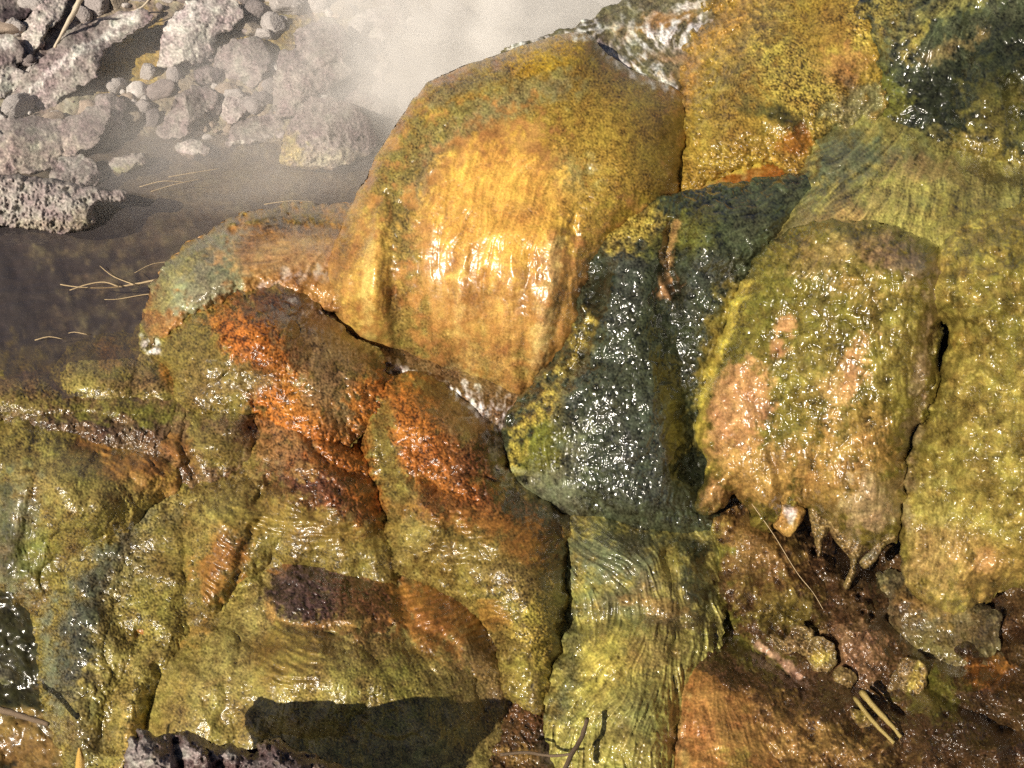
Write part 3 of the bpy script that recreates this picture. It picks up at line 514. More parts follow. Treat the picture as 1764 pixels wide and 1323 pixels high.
BOULDER = lump('algae_boulder', [(1208,884),(1204,850),(1222,800),(1200,760),(1204,700),(1222,640),(1250,560),(1272,500),(1310,440),(1360,400),(1450,380),(1560,400),(1620,440),(1632,500),(1622,560),(1612,620),(1620,650),(1600,700),(1565,760),(1560,830),(1555,900),(1530,935),(1490,940),(1440,915),(1400,880),(1370,870),(1345,885),(1325,910),(1300,905),(1285,870),(1265,848),(1240,872)],
     [(1208,884,2.50),(1204,700,2.54),(1250,560,2.52),(1310,440,2.50),(1450,380,2.44),(1620,440,2.40),(1622,560,2.40),(1600,700,2.40),(1555,900,2.42),(1480,940,2.42),(1400,880,2.44),(1300,900,2.47)], .14, 'yelgd',
     [(E(1420,560,130,100,-20),'yelgd',.9,30),(E(1560,600,60,120,5),'yelg',.6,30),(L([(1215,800),(1206,740),(1214,690),(1232,620),(1258,540),(1285,490)],12),'yel',.95,8),(E(1275,690,52,66,20),'peach',.9,12),(E(1262,760,46,46,0),'peach',.75,14),(E(1355,562,16,18,0),'peach',.95,6),(E(1340,600,14,16,0),'peach',.8,6),  # yellow algae rim, its sunlit brightness painted into the colour
      (E(1470,640,20,52,22),'peach',.8,10),(E(1440,670,34,26,20),'peach',.7,12),(E(1400,640,50,50,20),'yelg',.5,20),(E(1310,820,80,50,10),'tan',.85,20),(E(1450,820,110,70,10),'tan',.7,34),(E(1480,760,60,60,0),'tan',.45,26),(E(1500,870,50,50,0),(.34,.24,.12,.1,.3,.4,0,.4,.2,.32,.7,.4),.7,20),
      (E(1430,880,36,30,0),'brown',.35,16),(E(1560,450,60,24,20),(.22,.15,.09,0,.3,.3,0,.3,.2,.3,.7,.4),.75,16),(L([(1620,470),(1600,560),(1590,640),(1570,740)],13),(.20,.13,.075,.1,.2,.3,0,.3,.2,.3,.7,.4),.7,10),(E(1330,500,30,60,30),'moss',.5,18),(E(1450,430,80,26,-15),'fibret',.5,20),
      (E(1235,860,24,22,0),'peach',.6,10),(E(1420,480,30,40,10),'teal',.25,20),(E(1335,780,22,40,25),'brown',.4,10),(E(1480,490,50,20,0),'tan',.35,16)],
     [('l',[(1628,460),(1626,540),(1606,600)],8,-.02),('b',1250,700,50,140,12,.03),('b',1480,620,90,120,0,.03),('b',1560,470,60,30,10,.03),('l',[(1330,780),(1350,850),(1340,900)],9,-.015),('l',[(1610,640),(1585,700),(1565,780)],7,-.018),
      ('b',1225,850,18,40,0,.02),('b',1500,850,60,60,0,.025),('l',[(1410,760),(1400,840),(1410,900)],10,-.014),('b',1605,625,20,24,0,.02),('b',1300,850,30,40,0,.012)],
     'leathery tan and green boulder with peach coloured patches and a bright yellow left rim', 'boulder', 'slime covered boulders of the right bank', amp=1.15, flat=95, grow=3, prof=.6, mat=M_SLIME)
lump('algae_boulder', [(1560,520),(1575,450),(1620,400),(1700,370),(1945,380),(1945,1010),(1800,1030),(1760,1015),(1700,1030),(1650,1058),(1600,1040),(1560,1000),(1548,930),(1556,850),(1575,760),(1610,690),(1622,640),(1632,560)],
     [(1560,520,2.44),(1620,400,2.46),(1945,380,2.30),(1945,1010,2.2),(1760,1015,2.34),(1650,1058,2.38),(1548,930,2.40),(1575,760,2.39),(1610,690,2.38),(1640,540,2.37)], .13, 'yelg',
     [(E(1660,480,50,90,10),'yelg',.9,20),(E(1720,560,60,70,0),'yelgd',.7,26),(E(1650,590,24,20,0),'rbrown',.35,12),(E(1620,780,50,60,0),'yelgd',.5,20),(E(1680,720,90,120,0),'yelg',.8,30),(E(1620,960,60,60,20),'fibret',.6,24),(E(1700,980,60,50,-20),'tan',.55,20),(E(1695,965,18,22,20),'peach',.5,8),
      (L([(1640,460),(1645,520)],4),'slime_and_shade',.7,6),(L([(1640,680),(1640,740)],5),'slime_and_shade',.4,8),(E(1750,430,50,50,0),'yelgd',.5,24),(E(1740,900,60,40,0),'yelg',.6,24),(E(1600,860,40,50,0),'fibre',.4,20),(L([(1595,690),(1570,790),(1560,900)],8),(.24,.17,.09,.1,.2,.3,0,.3,.2,.3,.7,.4),.6,8)],
     [('b',1690,500,80,90,0,.03),('b',1690,760,80,110,0,.03),('b',1620,940,60,80,10,.02),('l',[(1640,450),(1648,530)],7,-.015),('l',[(1690,620),(1740,650),(1790,640)],10,-.012),('b',1700,990,40,30,-20,.015),('l',[(1560,940),(1620,900),(1700,920)],8,-.008)],
     'knobbly yellow green boulder filling the right edge, covered with round glinting bumps', 'boulder', 'slime covered boulders of the right bank', amp=1.2, und=.009, grow=2, prof=.7, mat=M_SLIME)
# drips and flakes under the boulder
def spike(outline, w, T, base, label, **k): return lump('drip', outline, [(0,0,w),(1764,0,w),(0,1323,w)], T, base, k.pop('layers', []), k.pop('feats', []), None, None, warp=1.2, grow=0, prof=.5, und=.001, back=1, amp=1.5, **k)
sp = spike([(1395,870),(1440,870),(1432,905),(1422,925),(1414,950),(1406,962),(1404,935),(1396,905)], 2.43, .022, 'tanf', 'small conical drip under the tan boulder, nearest the square stone block'); attach(sp, BOULDER)
sp = spike([(1425,890),(1500,885),(1532,900),(1515,925),(1496,945),(1480,965),(1470,995),(1460,1016),(1452,1012),(1462,985),(1464,962),(1446,940),(1430,915)], 2.41, .03, 'tanf', 'long pointed drip with a thin crooked tip under the tan boulder'); attach(sp, BOULDER)
sp = spike([(1548,915),(1540,900),(1525,915),(1500,945),(1482,968),(1486,980),(1500,975),(1520,950),(1540,932)], 2.38, .012, (.30,.24,.12,.2,0,.5,0,.5,.3,.3,.6,.6) if False else 'tanf', 'slanting twig like drip touching the knobbly green boulder', layers=[(E(1500,955,14,12,0),'blueg',.6,5)]); attach(sp, BOULDER)
lump('stone_block', [(1322,872),(1345,862),(1372,868),(1388,880),(1378,905),(1362,925),(1345,918),(1328,902)], [(0,0,2.45),(1764,0,2.45),(0,1323,2.43)], .04, 'tan', [(E(1360,880,10,16,20),'rockw',.7,4)], [], 'small square block of stone wedged in the dark gap below the tan boulder', 'stone', planes=5, seed=3, warp=1, grow=0, prof=.5)
# ------------------------------------------------------------------ hollow on the lower right
t_hollow = [(1250,900,2.55),(1450,960,2.56),(1600,1020,2.52),(1764,1060,2.45),(1945,1100,2.4),(1200,1100,2.40),(1300,1150,2.34),(1500,1200,2.28),(1700,1200,2.24),(1250,1400,2.12),(1450,1400,2.08),(1764,1400,2.04),(1945,1400,2.02),(1450,1640,1.95)]
lump('hollow_floor', [(1190,1000),(1215,930),(1250,880),(1330,870),(1460,900),(1560,930),(1680,1000),(1945,990),(1945,1630),(1100,1630),(1120,1300),(1170,1130)], t_hollow, .05, 'brown',
     [(E(1300,960,60,90,-30),'tan',.55,24),(E(1290,1000,50,60,-20),'brown',.4,20),(L([(1230,940),(1210,1020),(1260,1100),(1340,1150)],22),'moss',.7,18),(L([(1190,960),(1190,1060),(1260,1130)],14),'brownd',.7,18),(E(1350,1050,70,40,20),'yelgd',.5,20),(E(1480,950,60,50,0),'brownd',.9,16),
      (E(1500,1080,60,40,30),'brown',.9,20),(E(1570,1040,90,24,35),'brownd',.5,14),(E(1470,1120,50,50,0),(.26,.14,.07,.2,.2,.2,0,.4,.5,.28,.8,.6),.6,20),(E(1390,1200,80,40,30),'brownd',.75,24),(L([(1305,1110),(1345,1140),(1375,1165)],6),(.42,.25,.16,0,.1,.2,0,.3,.2,.3,.8,.3),.9,4),
      (E(1680,1140,90,50,30),'brownd',.85,24),(E(1700,1160,34,24,0),(.35,.14,.03,0,0,.3,0,.4,.2,.3,.8,.5),.8,12),(E(1720,1060,50,30,10),'brown',.7,18),(E(1650,1250,90,60,10),'brownd',.9,30),(E(1400,1290,110,40,5),'tan',.5,24),(E(1330,1250,60,50,20),'tanor',.35,24),(E(1560,1260,60,40,40),'brown',.5,18),  # dark brown patches on this floor paint the deep shade of the hollow
      (L([(1610,1130),(1660,1110),(1710,1090)],5),'darkw',.8,8),(E(1600,1190,50,40,0),'moss',.5,16),(L([(1560,1060),(1640,1130)],10),'brownd',.7,12)],
     [('s',P((1250,880),(1330,870),(1420,960),(1500,1060),(1460,1100),(1360,1060),(1270,1060),(1230,980)),.04,10),('l',[(1225,950),(1215,1040),(1290,1110),(1380,1170)],20,-.05),('b',1480,1100,60,40,30,.04),('l',[(1540,1060),(1640,1140),(1700,1150)],16,-.05),('b',1330,1260,120,60,10,.03),
      ('l',[(1430,1120),(1470,1180),(1560,1230)],12,-.03),('b',1680,1250,60,40,20,.03),('b',1480,950,40,30,0,-.05),('l',[(1600,1180),(1660,1220),(1750,1260)],10,-.03)],
     kind='structure', amp=1.5, und=.013, back=0, flat=60)
lump('algae_tuft', [(1530,1010),(1570,1020),(1620,1040),(1680,1050),(1700,1090),(1690,1125),(1640,1145),(1590,1130),(1555,1090)], [(1530,1010,2.48),(1700,1060,2.39),(1640,1145,2.35),(1560,1100,2.40)], .05, (.15,.12,.055,0,0,.6,0,.4,.3,.32,.7,.6),
     [(E(1620,1110,40,24,20),'yelgd',.5,20),(E(1560,1060,40,40,0),'brown',.7,20),(E(1690,1100,20,40,0),'brown',.6,14),(E(1600,1040,50,20,20),'tan',.4,14)], [], 'soft grey green woolly tuft at the foot of the knobbly boulder', 'algae tuft', warp=4)
for k, (ol, ww, lb, ly) in enumerate([
   ([(1326,1095),(1350,1100),(1375,1078),(1402,1085),(1405,1110),(1385,1135),(1360,1130),(1340,1115)], 2.33, 'pale crumbly crust flake lying in the hollow, above its rounder neighbour', []),
   ([(1388,1112),(1410,1098),(1436,1110),(1440,1140),(1424,1170),(1404,1160),(1390,1140)], 2.30, 'rounded knobbly tan lump in the middle of the brown hollow', [(E(1415,1130,16,16,0),'yel',.5,6)]),
   ([(1440,1155),(1462,1150),(1475,1170),(1462,1190),(1440,1182)], 2.28, 'small glittering crust crumb between the knobbly lump and the yellow splinters', []),
   ([(1530,1185),(1545,1150),(1562,1132),(1590,1142),(1598,1165),(1588,1196),(1565,1200),(1550,1205)], 2.27, 'bent leaf shaped crust flake at the right side of the hollow', [(E(1580,1170,10,22,20),'yel',.4,5)]),
   ([(1462,1220),(1482,1222),(1502,1245),(1490,1252),(1470,1242)], 2.17, 'flat oval chip lying left of the yellow splinters', [(E(1480,1235,14,8,30),'yel',.5,5)])]):
    lump('crust_flake', ol, [(0,0,ww),(1764,0,ww),(0,1323,ww)], .022, 'tanf', ly + [(L([(ol[0][0],ol[0][1]),(ol[2][0],ol[2][1]+12)],5),'brown',.6,8)], [], lb, 'crust flake', 'crust flakes littering the brown hollow', planes=5, seed=k, warp=3, grow=0, prof=.5, amp=1.3, und=.004, sink=-.01)
# ------------------------------------------------------------------ mounds, left and foreground
G = 'algae coated mineral mounds'
RUST = [(L([(400,560),(450,590),(500,640),(480,690),(530,720),(570,770),(610,790)],46),'rust',.85,22),(L([(520,560),(560,620),(560,680),(620,720)],34),'brownw',.8,22),(E(500,740,60,34,30),'rust',.7,18),(E(540,840,110,60,25),'rustd',.85,26),(E(500,790,60,40,30),'rust',.6,20),(E(620,860,50,60,-30),'rust',.7,20),(L([(660,690),(700,740),(760,800),(800,850)],60),'rust',.9,24),(L([(700,870),(800,880),(900,900)],22),'rustd',.8,18),(E(830,790,50,50,30),'rustd',.8,18),(E(790,730,40,24,20),'brownw',.6,14),(L([(470,520),(530,530),(560,560)],16),'rustd',.7,14),(E(430,640,40,40,0),'rustd',.4,18)]
def tm(px, py): return (px, py, float(W_T(np.float32(px), np.float32(py))))
WT = lambda x, y: W_T(x, y) + .022
lump('mineral_mound', [(246,565),(250,520),(268,480),(300,440),(345,405),(400,376),(470,356),(540,350),(620,355),(680,400),(660,480),(600,540),(520,520),(440,520),(380,535),(310,575),(262,600)],
     [(246,565,2.93),(300,440,3.05),(400,376,3.15),(540,350,3.25),(660,380,3.2),(640,500,2.92),(440,520,2.85),(280,590,2.84)], .13, 'tanor',
     [(E(345,465,90,70,-40),(.25,.25,.14,.15,0,.4,0,.5,0,.30,.8,.4),.95,20),(L([(262,540),(290,490),(340,440)],14),'olivel',.7,14),(L([(300,438),(345,403),(400,376),(460,360)],9),(.30,.16,.03,0,0,.3,0,.4,0,.35,.5,.4),.9,7),(E(500,372,70,18,-4),'domeg',.85,12),(L([(455,395),(520,400),(600,405)],10),'plum',.6,12),
      (E(500,440,110,34,0),(.50,.29,.12,0,0,.5,0,.35,0,.34,.7,.3),1,16),(L([(450,500),(500,478),(570,470)],9),'foam',.35,12),(E(540,500,40,16,0),'dome',.7,10),(L([(250,560),(262,600)],10),'teal',.6,10),(E(350,420,50,14,-30),'fibreg',.4,12)],
     [('b',350,470,80,60,-35,.04),('b',480,372,90,20,-5,.02),('l',[(400,395),(470,385),(580,395)],8,-.012),('b',520,440,80,30,0,.02)],
     'rounded pale blue green and peach mound jutting into the pool beside the golden dome', 'mound', G, grow=0, prof=.6)
lump('mineral_mound', [(240,600),(262,575),(320,545),(380,520),(440,500),(490,497),(520,520),(545,560),(600,600),(650,640),(640,700),(560,760),(500,740),(460,690),(400,690),(320,680),(305,640),(270,612)],
     [tm(240,600),(320,545,2.86),(440,500,2.84),(520,520,2.82),(640,640,2.70),(600,740,2.60),(460,690,2.64),(320,680,2.70)], .09, 'olive',
     [(L([(250,590),(330,545),(420,515)],16),'ograin',.9,14),(E(435,590,55,42,15),'rust',.95,16),*RUST,(E(500,610,34,36,0),'rust',.5,16),(E(470,530,60,24,10),'rustd',.8,14),(E(440,515,60,10,-8),'rustd',.7,8),(E(560,600,70,60,20),'brownw',.85,24),(E(580,560,40,30,0),'brownw',.9,16),(E(340,620,40,50,0),'olive',.9,14),
      (E(390,660,60,24,0),'brownw',.45,14),(L([(250,590),(265,600)],8),'foam',.7,6),(E(440,655,50,14,0),'domeg',.5,10),(E(530,530,20,10,20),'foam',.4,8)],
     [('o',450,590,80,62,20,0.028),('o',340,610,62,62,0,0.025),('o',390,540,115,32,-15,0.018),('o',580,590,65,50,0,0.012),('b',450,580,70,50,10,.04),('l',[(300,560),(340,610),(320,650)],10,-.012),('b',340,600,40,60,0,.015),('b',580,620,60,50,0,.01)],
     'green mound with a bright rust orange crest below the blue green one', 'mound', G, amp=.9)
lump('mineral_mound', [(100,665),(103,640),(128,606),(170,588),(215,585),(262,600),(295,625),(318,660),(300,690),(240,685),(180,690),(125,690)],
     WT, 0.058, 'ograin', [(E(155,645,50,26,-5),'olivel',.85,14),(E(185,610,26,20,40),'rust',.5,10),(E(290,645,16,30,-30),'rust',.7,8),(E(230,620,50,18,10),'brownw',.6,12),(E(240,665,60,16,0),'brownw',.8,10)],
     [('b',160,640,50,30,0,.02),('l',[(225,600),(240,640),(230,670)],8,-.01)], 'small domed hump at the pool edge, pale wet front, beside the rust orange crest', 'mound', G)
lump('wet_rock', [(-60,700),(0,668),(60,655),(130,670),(240,680),(330,690),(360,730),(330,800),(240,800),(100,760),(0,760),(-60,760)],
     lambda x, y: W_T(x, y) + .015, .045, 'brownw', [(E(200,740,110,30,5),'plum',.6,30),(E(40,720,90,26,0),'darkw',.5,30),(E(220,705,120,16,3),'olive',.7,16),(E(60,690,110,22,-5),'ograin',.5,22),(E(250,715,80,14,3),'moss',.6,12),(E(60,700,100,14,0),'olive',.35,14)], [('l',[(0,720),(120,715),(240,725)],8,-.01)],
     'flat dark purple wet patch of rock where the pool spills over at the left edge', 'wet rock', amp=1.6)
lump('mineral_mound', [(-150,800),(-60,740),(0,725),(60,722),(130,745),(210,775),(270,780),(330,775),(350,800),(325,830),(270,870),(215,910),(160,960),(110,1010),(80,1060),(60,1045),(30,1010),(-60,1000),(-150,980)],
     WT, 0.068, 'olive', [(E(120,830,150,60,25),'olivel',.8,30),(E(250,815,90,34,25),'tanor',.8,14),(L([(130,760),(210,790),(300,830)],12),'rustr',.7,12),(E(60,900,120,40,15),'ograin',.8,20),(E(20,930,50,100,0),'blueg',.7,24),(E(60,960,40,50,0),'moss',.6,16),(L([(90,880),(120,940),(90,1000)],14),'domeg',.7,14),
      (L([(10,760),(8,860),(20,980)],10),'slime_and_shade',.6,14),(E(40,760,70,22,-5),'ograin',.8,14),(L([(320,805),(250,860),(190,920)],10),'gold',.5,10),(E(150,890,60,18,-20),'ograin',.5,14)],
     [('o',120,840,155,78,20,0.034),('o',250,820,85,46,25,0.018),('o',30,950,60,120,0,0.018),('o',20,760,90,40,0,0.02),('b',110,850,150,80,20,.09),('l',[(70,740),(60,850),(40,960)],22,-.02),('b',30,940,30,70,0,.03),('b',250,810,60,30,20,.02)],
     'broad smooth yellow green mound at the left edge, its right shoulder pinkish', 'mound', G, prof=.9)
lump('mineral_mound', [(265,745),(280,705),(330,685),(400,690),(450,700),(470,740),(450,790),(400,830),(340,850),(290,830),(270,790)],
     WT, 0.058, 'brownw', [(E(370,770,50,40,0),'olive',.85,16),(E(300,770,20,26,0),'rustr',.7,8),(E(325,800,22,30,0),'rustd',.6,8),(E(410,725,44,30,0),'plum',.45,14),(E(360,710,60,16,0),'ograin',.8,12),(E(440,730,18,22,0),'rustd',.7,10)],
     [('o',380,765,58,45,0,0.02),('o',410,722,48,28,0,0.02),('o',300,780,30,38,0,0.018),('b',360,760,40,40,0,.03),('b',405,735,30,26,0,.025),('l',[(330,700),(315,760),(340,830)],8,-.015),('b',300,780,18,22,0,.02)], 'cluster of small brown knobs between the broad left mound and the rust orange slab', 'mound', G, amp=.9)
lump('mineral_mound', [(285,905),(290,880),(330,840),(400,810),(430,760),(430,710),(470,680),(540,690),(600,730),(650,790),(665,850),(685,920),(700,990),(690,1040),(600,1040),(520,1000),(440,1020),(390,1060),(330,1100),(300,1060),(310,1000)],
     lambda x, y: W_T(x, y) + .03, 0.102, 'olive', [*RUST,(E(540,770,110,70,30),'rust',.5,26),(E(490,700,60,24,10),'rust',.7,14),(E(560,850,100,56,25),'rustd',.75,24),(E(600,830,60,50,40),'rust',.6,20),(E(620,900,44,50,60),'rust',.6,18),(E(480,770,50,50,0),'brownw',.6,18),(E(390,910,80,60,-35),'olive',1,24),
      (E(550,910,120,30,8),'oripp',.95,14),(E(540,830,60,24,10),'plum',.55,14),(E(600,880,44,16,30),'plum',.4,10),(E(640,960,40,40,0),'olive',.6,14),(E(380,870,60,30,-30),'olivel',.45,20),(E(380,970,34,56,20),'rustr',.75,16),(E(450,880,60,30,-20),'oripp',.5,18),(L([(300,840),(380,800),(430,770)],7),'gold',.5,7),(E(330,900,40,40,0),'olivel',.3,16),(E(520,810,24,14,0),'tan',.5,8)],
     [('o',400,910,85,80,-30,0.035),('o',560,920,135,72,10,0.028),('o',520,770,95,50,30,0.03),('o',605,860,75,85,20,0.03),('o',500,700,62,30,10,0.02),('o',640,970,55,60,0,0.018),('o',360,1000,50,60,0,0.02),('b',540,860,110,70,20,.045),('b',550,760,60,50,20,.03),('l',[(430,730),(470,800),(440,860)],12,-.02),('l',[(510,720),(560,790),(640,830)],9,-.018),('b',380,900,60,80,-20,.03),('l',[(450,900),(420,960),(400,1020)],12,-.014),('b',470,700,50,24,0,.02),('l',[(460,830),(540,820),(600,860)],7,-.008)],
     'wide slab with rough rust orange top and rippled olive front in the middle left', 'mound', G, amp=.9, prof=.8, grow=18)
lump('mineral_mound', [(574,790),(580,745),(605,722),(632,728),(640,760),(662,790),(664,818),(640,850),(610,838),(590,818)],
     WT, 0.058, 'rust', [(E(590,760,18,36,0),'blueg',.5,10)], [('b',612,745,20,20,0,.012),('b',640,805,20,24,0,.012)], 'little double knob of bright rust orange crust', 'mound', G, amp=.9)
lump('flow_ledge', [(520,540),(560,530),(600,578),(660,610),(720,634),(790,661),(850,684),(897,706),(885,760),(872,800),(820,790),(720,760),(660,720),(600,720),(540,680),(530,610)],
     [(520,540,2.84),(600,585,2.82),(720,645,2.77),(897,715,2.68),(870,800,2.58),(720,740,2.64),(600,720,2.68),(530,620,2.77)], .035, 'brownw',
     [(L([(560,540),(590,590),(660,625),(720,650),(790,678)],10),'foam',.8,8),(L([(800,675),(830,695),(885,720)],12),'foam',.9,10),(E(850,740,40,40,20),'foam',.45,20),(L([(690,640),(720,660),(750,680)],6),'foam',.75,6),(E(640,600,26,8,20),'dome',.6,6),(E(580,640,40,30,0),'domeg',.6,14),(E(640,665,60,18,10),'moss',.5,14),(E(800,740,40,30,0),'rustd',.5,16),(E(620,690,30,20,0),'rust',.4,12)],
     [('l',[(560,545),(600,590),(660,622),(720,645),(790,672)],7,.012),('l',[(800,680),(840,700),(885,722)],9,.014),('l',[(690,645),(750,675)],8,.010)], 'narrow foamy water ledge along the foot of the golden dome', 'rock ledge', amp=1.2)
lump('mineral_mound', [(638,770),(640,710),(662,672),(700,658),(740,668),(790,700),(850,745),(874,800),(900,845),(950,880),(986,900),(982,960),(975,1030),(968,1110),(950,1180),(935,1235),(905,1230),(870,1180),(860,1110),(800,1040),(720,985),(685,960),(672,880),(650,820)],
     [(638,770,2.60),(700,658,2.70),(790,700,2.68),(874,800,2.60),(986,900,2.54),(975,1030,2.44),(950,1180,2.34),(905,1230,2.30),(860,1110,2.36),(720,985,2.44),(672,880,2.52)], .12, 'olive',
     [*RUST,(E(780,800,80,50,15),'rustd',.35,20),(E(900,880,60,24,30),'rustd',.85,14),(E(820,720,40,30,30),'brownw',.5,16),(E(868,765,22,40,10),'foam',.35,14),(L([(655,700),(660,780),(690,860)],20),'olive',1,12),(E(700,930,40,70,-10),'olivel',.5,22),
      (E(830,900,120,18,10),'rustr',.7,12),(E(910,940,60,34,30),'rustr',.8,14),(E(780,950,90,40,15),'oripp',.6,20),(E(870,1030,60,50,20),'ograin',.8,20),(E(850,1060,30,24,40),'rustr',.6,10),(E(935,1090,34,90,0),'gold',.9,16),(E(890,1000,70,24,20),'brownw',.4,14),(L([(972,960),(968,1060),(955,1160)],8),'slime_and_shade',.6,7),(E(895,1170,26,34,20),'yelg',.6,12),(E(690,690,24,20,0),'rust',.5,10)],
     [('o',690,720,50,72,0,0.018),('o',700,900,62,85,-10,0.028),('o',790,770,85,60,30,0.022),('o',850,900,125,62,20,0.028),('o',905,1030,80,95,10,0.03),('o',780,960,90,42,20,0.018),('b',760,740,90,60,30,.035),('l',[(720,960),(760,900),(700,840)],14,.012),('l',[(655,700),(664,800),(690,870)],10,-.02),('b',880,960,80,60,30,.03),('b',740,900,60,60,0,.025),('l',[(760,960),(860,960),(960,930)],9,-.006),('b',920,1100,40,80,0,.015)],
     'tall mound with vivid orange top left of the dark green curtain, olive below', 'mound', G, amp=.9, prof=.8, grow=18)
lump('mineral_mound', [(190,960),(240,905),(290,875),(325,905),(335,960),(345,1010),(330,1050),(300,1090),(290,1120),(230,1130),(175,1140),(160,1080),(165,1010)],
     WT, 0.058, 'olive', [(E(318,975,14,70,0),'rustr',.85,8),(E(322,990,10,26,0),'rust',.8,6),(E(250,950,50,50,0),'olive',.9,14),(E(225,1075,44,34,-10),'rustr',.95,10),(E(240,1040,40,20,0),'olivel',.6,12),(E(215,1105,44,14,0),'rustr',.6,8),(E(290,1060,26,40,0),'rustr',.5,12)],
     [('b',230,1070,44,34,0,.025),('b',280,960,40,50,0,.025),('l',[(180,1040),(240,1035),(290,1060)],7,-.014)], 'small olive ridge with reddish ribbed right flank in the left foreground', 'mound', G)
lump('mineral_mound', [(80,1180),(74,1110),(70,1030),(110,960),(190,890),(270,845),(330,830),(350,920),(340,1010),(330,1110),(280,1180),(245,1230),(250,1320),(260,1420),(110,1420),(118,1320),(96,1250)],
     WT, 0.088, 'ograin', [(L([(270,880),(190,980),(150,1060),(130,1150),(130,1250)],40),'ribg',.85,26),(L([(300,860),(240,930),(200,1000),(180,1100)],12),'gold',.5,16),(E(290,950,40,50,0),'olive',.9,18),(L([(220,930),(170,1000),(130,1100),(110,1180)],16),'slimeb',.65,18),(E(130,1120,40,80,10),'slimeb',.4,24),(E(150,1240,50,60,0),'yelg',.6,24),(E(225,1140,60,18,-15),'olivel',.9,12),(E(210,1240,30,60,15),'olivel',.5,16),
       (E(230,1270,20,50,10),'tan',.5,12),(L([(84,1040),(80,1100),(96,1220)],8),'blueg',.7,8),(E(150,1290,30,50,20),'slimeb',.35,14)],
     [('o',150,950,82,60,-40,0.014),('o',130,1130,60,135,10,0.016),('o',230,1230,50,105,15,0.02),('b',140,1080,40,90,15,.02),('l',[(250,1100),(210,1180),(180,1280)],18,-.02),('b',230,1230,26,80,10,.02),('b',130,1230,30,70,0,.02)], 'long grainy rib descending the left foreground, sparkling grey and gold', 'mound', G, amp=1.0)
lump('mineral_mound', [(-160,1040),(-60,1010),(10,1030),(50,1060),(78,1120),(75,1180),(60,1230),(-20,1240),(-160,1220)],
     lambda x, y: W_T(x, y) + .06, 0.041, 'slime_and_shade', [(E(10,1130,50,50,0),'blueg',.6,20),(E(20,1200,60,30,0),'moss',.4,16),(E(60,1120,16,50,0),'slime_and_shade',.8,10)], [('b',20,1180,40,50,0,.02)], 'shaded dark wet mound in the lower left corner behind the grainy rib', 'mound', G)  # near-black base carries the hollow's shade in its colour
lump('mineral_mound', [(225,1330),(232,1240),(260,1180),(300,1120),(345,1060),(400,1010),(450,965),(490,938),(550,935),(610,950),(660,968),(720,980),(790,1010),(840,1060),(880,1120),(900,1180),(915,1250),(900,1330),(880,1450),(560,1520),(240,1450)],
     lambda x, y: W_T(x, y) + .03, 0.116, 'olivel', [(E(620,1035,115,62,10),'rustd',.75,24),(E(640,990,90,30,14),'brownw',.5,16),(E(520,1020,72,66,-15),'plum',.95,20),(E(640,1010,100,40,15),'plumr',.3,20),(E(660,1040,90,40,20),'rustd',.75,20),(L([(500,945),(580,965),(660,1000),(700,1020)],7),(.34,.17,.045,.2,0,.2,.3,.5,.1,.35,.5,.6),.9,6),(L([(460,1040),(480,1070),(560,1080),(640,1070)],6),(.34,.19,.055,.2,0,.2,.3,.5,.1,.35,.5,.6),.8,6),
      (E(780,1075,110,76,40),'rustr',.95,18),(E(850,1130,60,60,40),'oripp',.7,20),(E(640,1120,120,36,8),'rustd',.4,24),(E(500,1140,70,56,0),'oripp',.95,14),(E(640,1200,110,60,0),'ograin',.75,30),(E(560,1170,50,40,0),'olivel',.4,16),(E(820,1170,70,80,30),'brownw',.65,26),(E(720,1170,80,60,0),'moss',.35,24),(E(350,1200,90,70,-30),'olivel',.9,30),(L([(330,1130),(300,1190),(270,1260)],14),'oripp',.45,16),
      (L([(440,980),(380,1060),(310,1130)],16),'ograin',.6,14),(E(330,1090,44,16,-40),'rustr',.4,10),(E(470,960,30,20,0),'rustr',.6,10),(E(420,1240,60,60,0),'olive',.5,26),(E(870,1230,30,50,0),'brown',.6,16)],
     [('o',560,1030,135,82,8,0.014),('o',785,1080,105,80,40,0.034),('o',520,1180,135,95,0,0.026),('o',350,1190,80,115,30,0.034),('o',720,1200,105,85,0,0.02),('o',430,1010,62,50,-30,0.018),('b',560,1150,210,110,0,.10),('b',560,1020,110,50,8,.02),('l',[(450,1000),(460,1060),(560,1085),(660,1070)],8,-.010),('l',[(690,1000),(700,1060),(780,1110)],12,-.012),('b',790,1080,70,60,40,.02),('l',[(430,1080),(400,1180),(380,1280)],16,-.012),('b',330,1180,50,90,30,.02),('l',[(460,1105),(560,1110),(620,1125)],7,-.006)],
     'large rounded mound at bottom centre capped by a dark purple crusty patch', 'mound', G, amp=.9, prof=.8, grow=18)
lump('wet_rock', [(860,1250),(880,1200),(905,1195),(940,1225),(970,1260),(980,1310),(985,1420),(840,1420),(845,1310)], [(860,1250,2.28),(905,1195,2.31),(970,1260,2.27),(980,1410,2.14),(840,1410,2.12)], .05, 'brown',
     [(E(905,1230,30,30,0),'rustd',.5,12),(E(900,1300,40,16,0),'tan',.4,8),(E(950,1290,24,30,0),'darkw',.7,12)], [], 'dark brown pocket of wet rock between the purple capped mound and the stringy green flow', 'wet rock', amp=1.8)
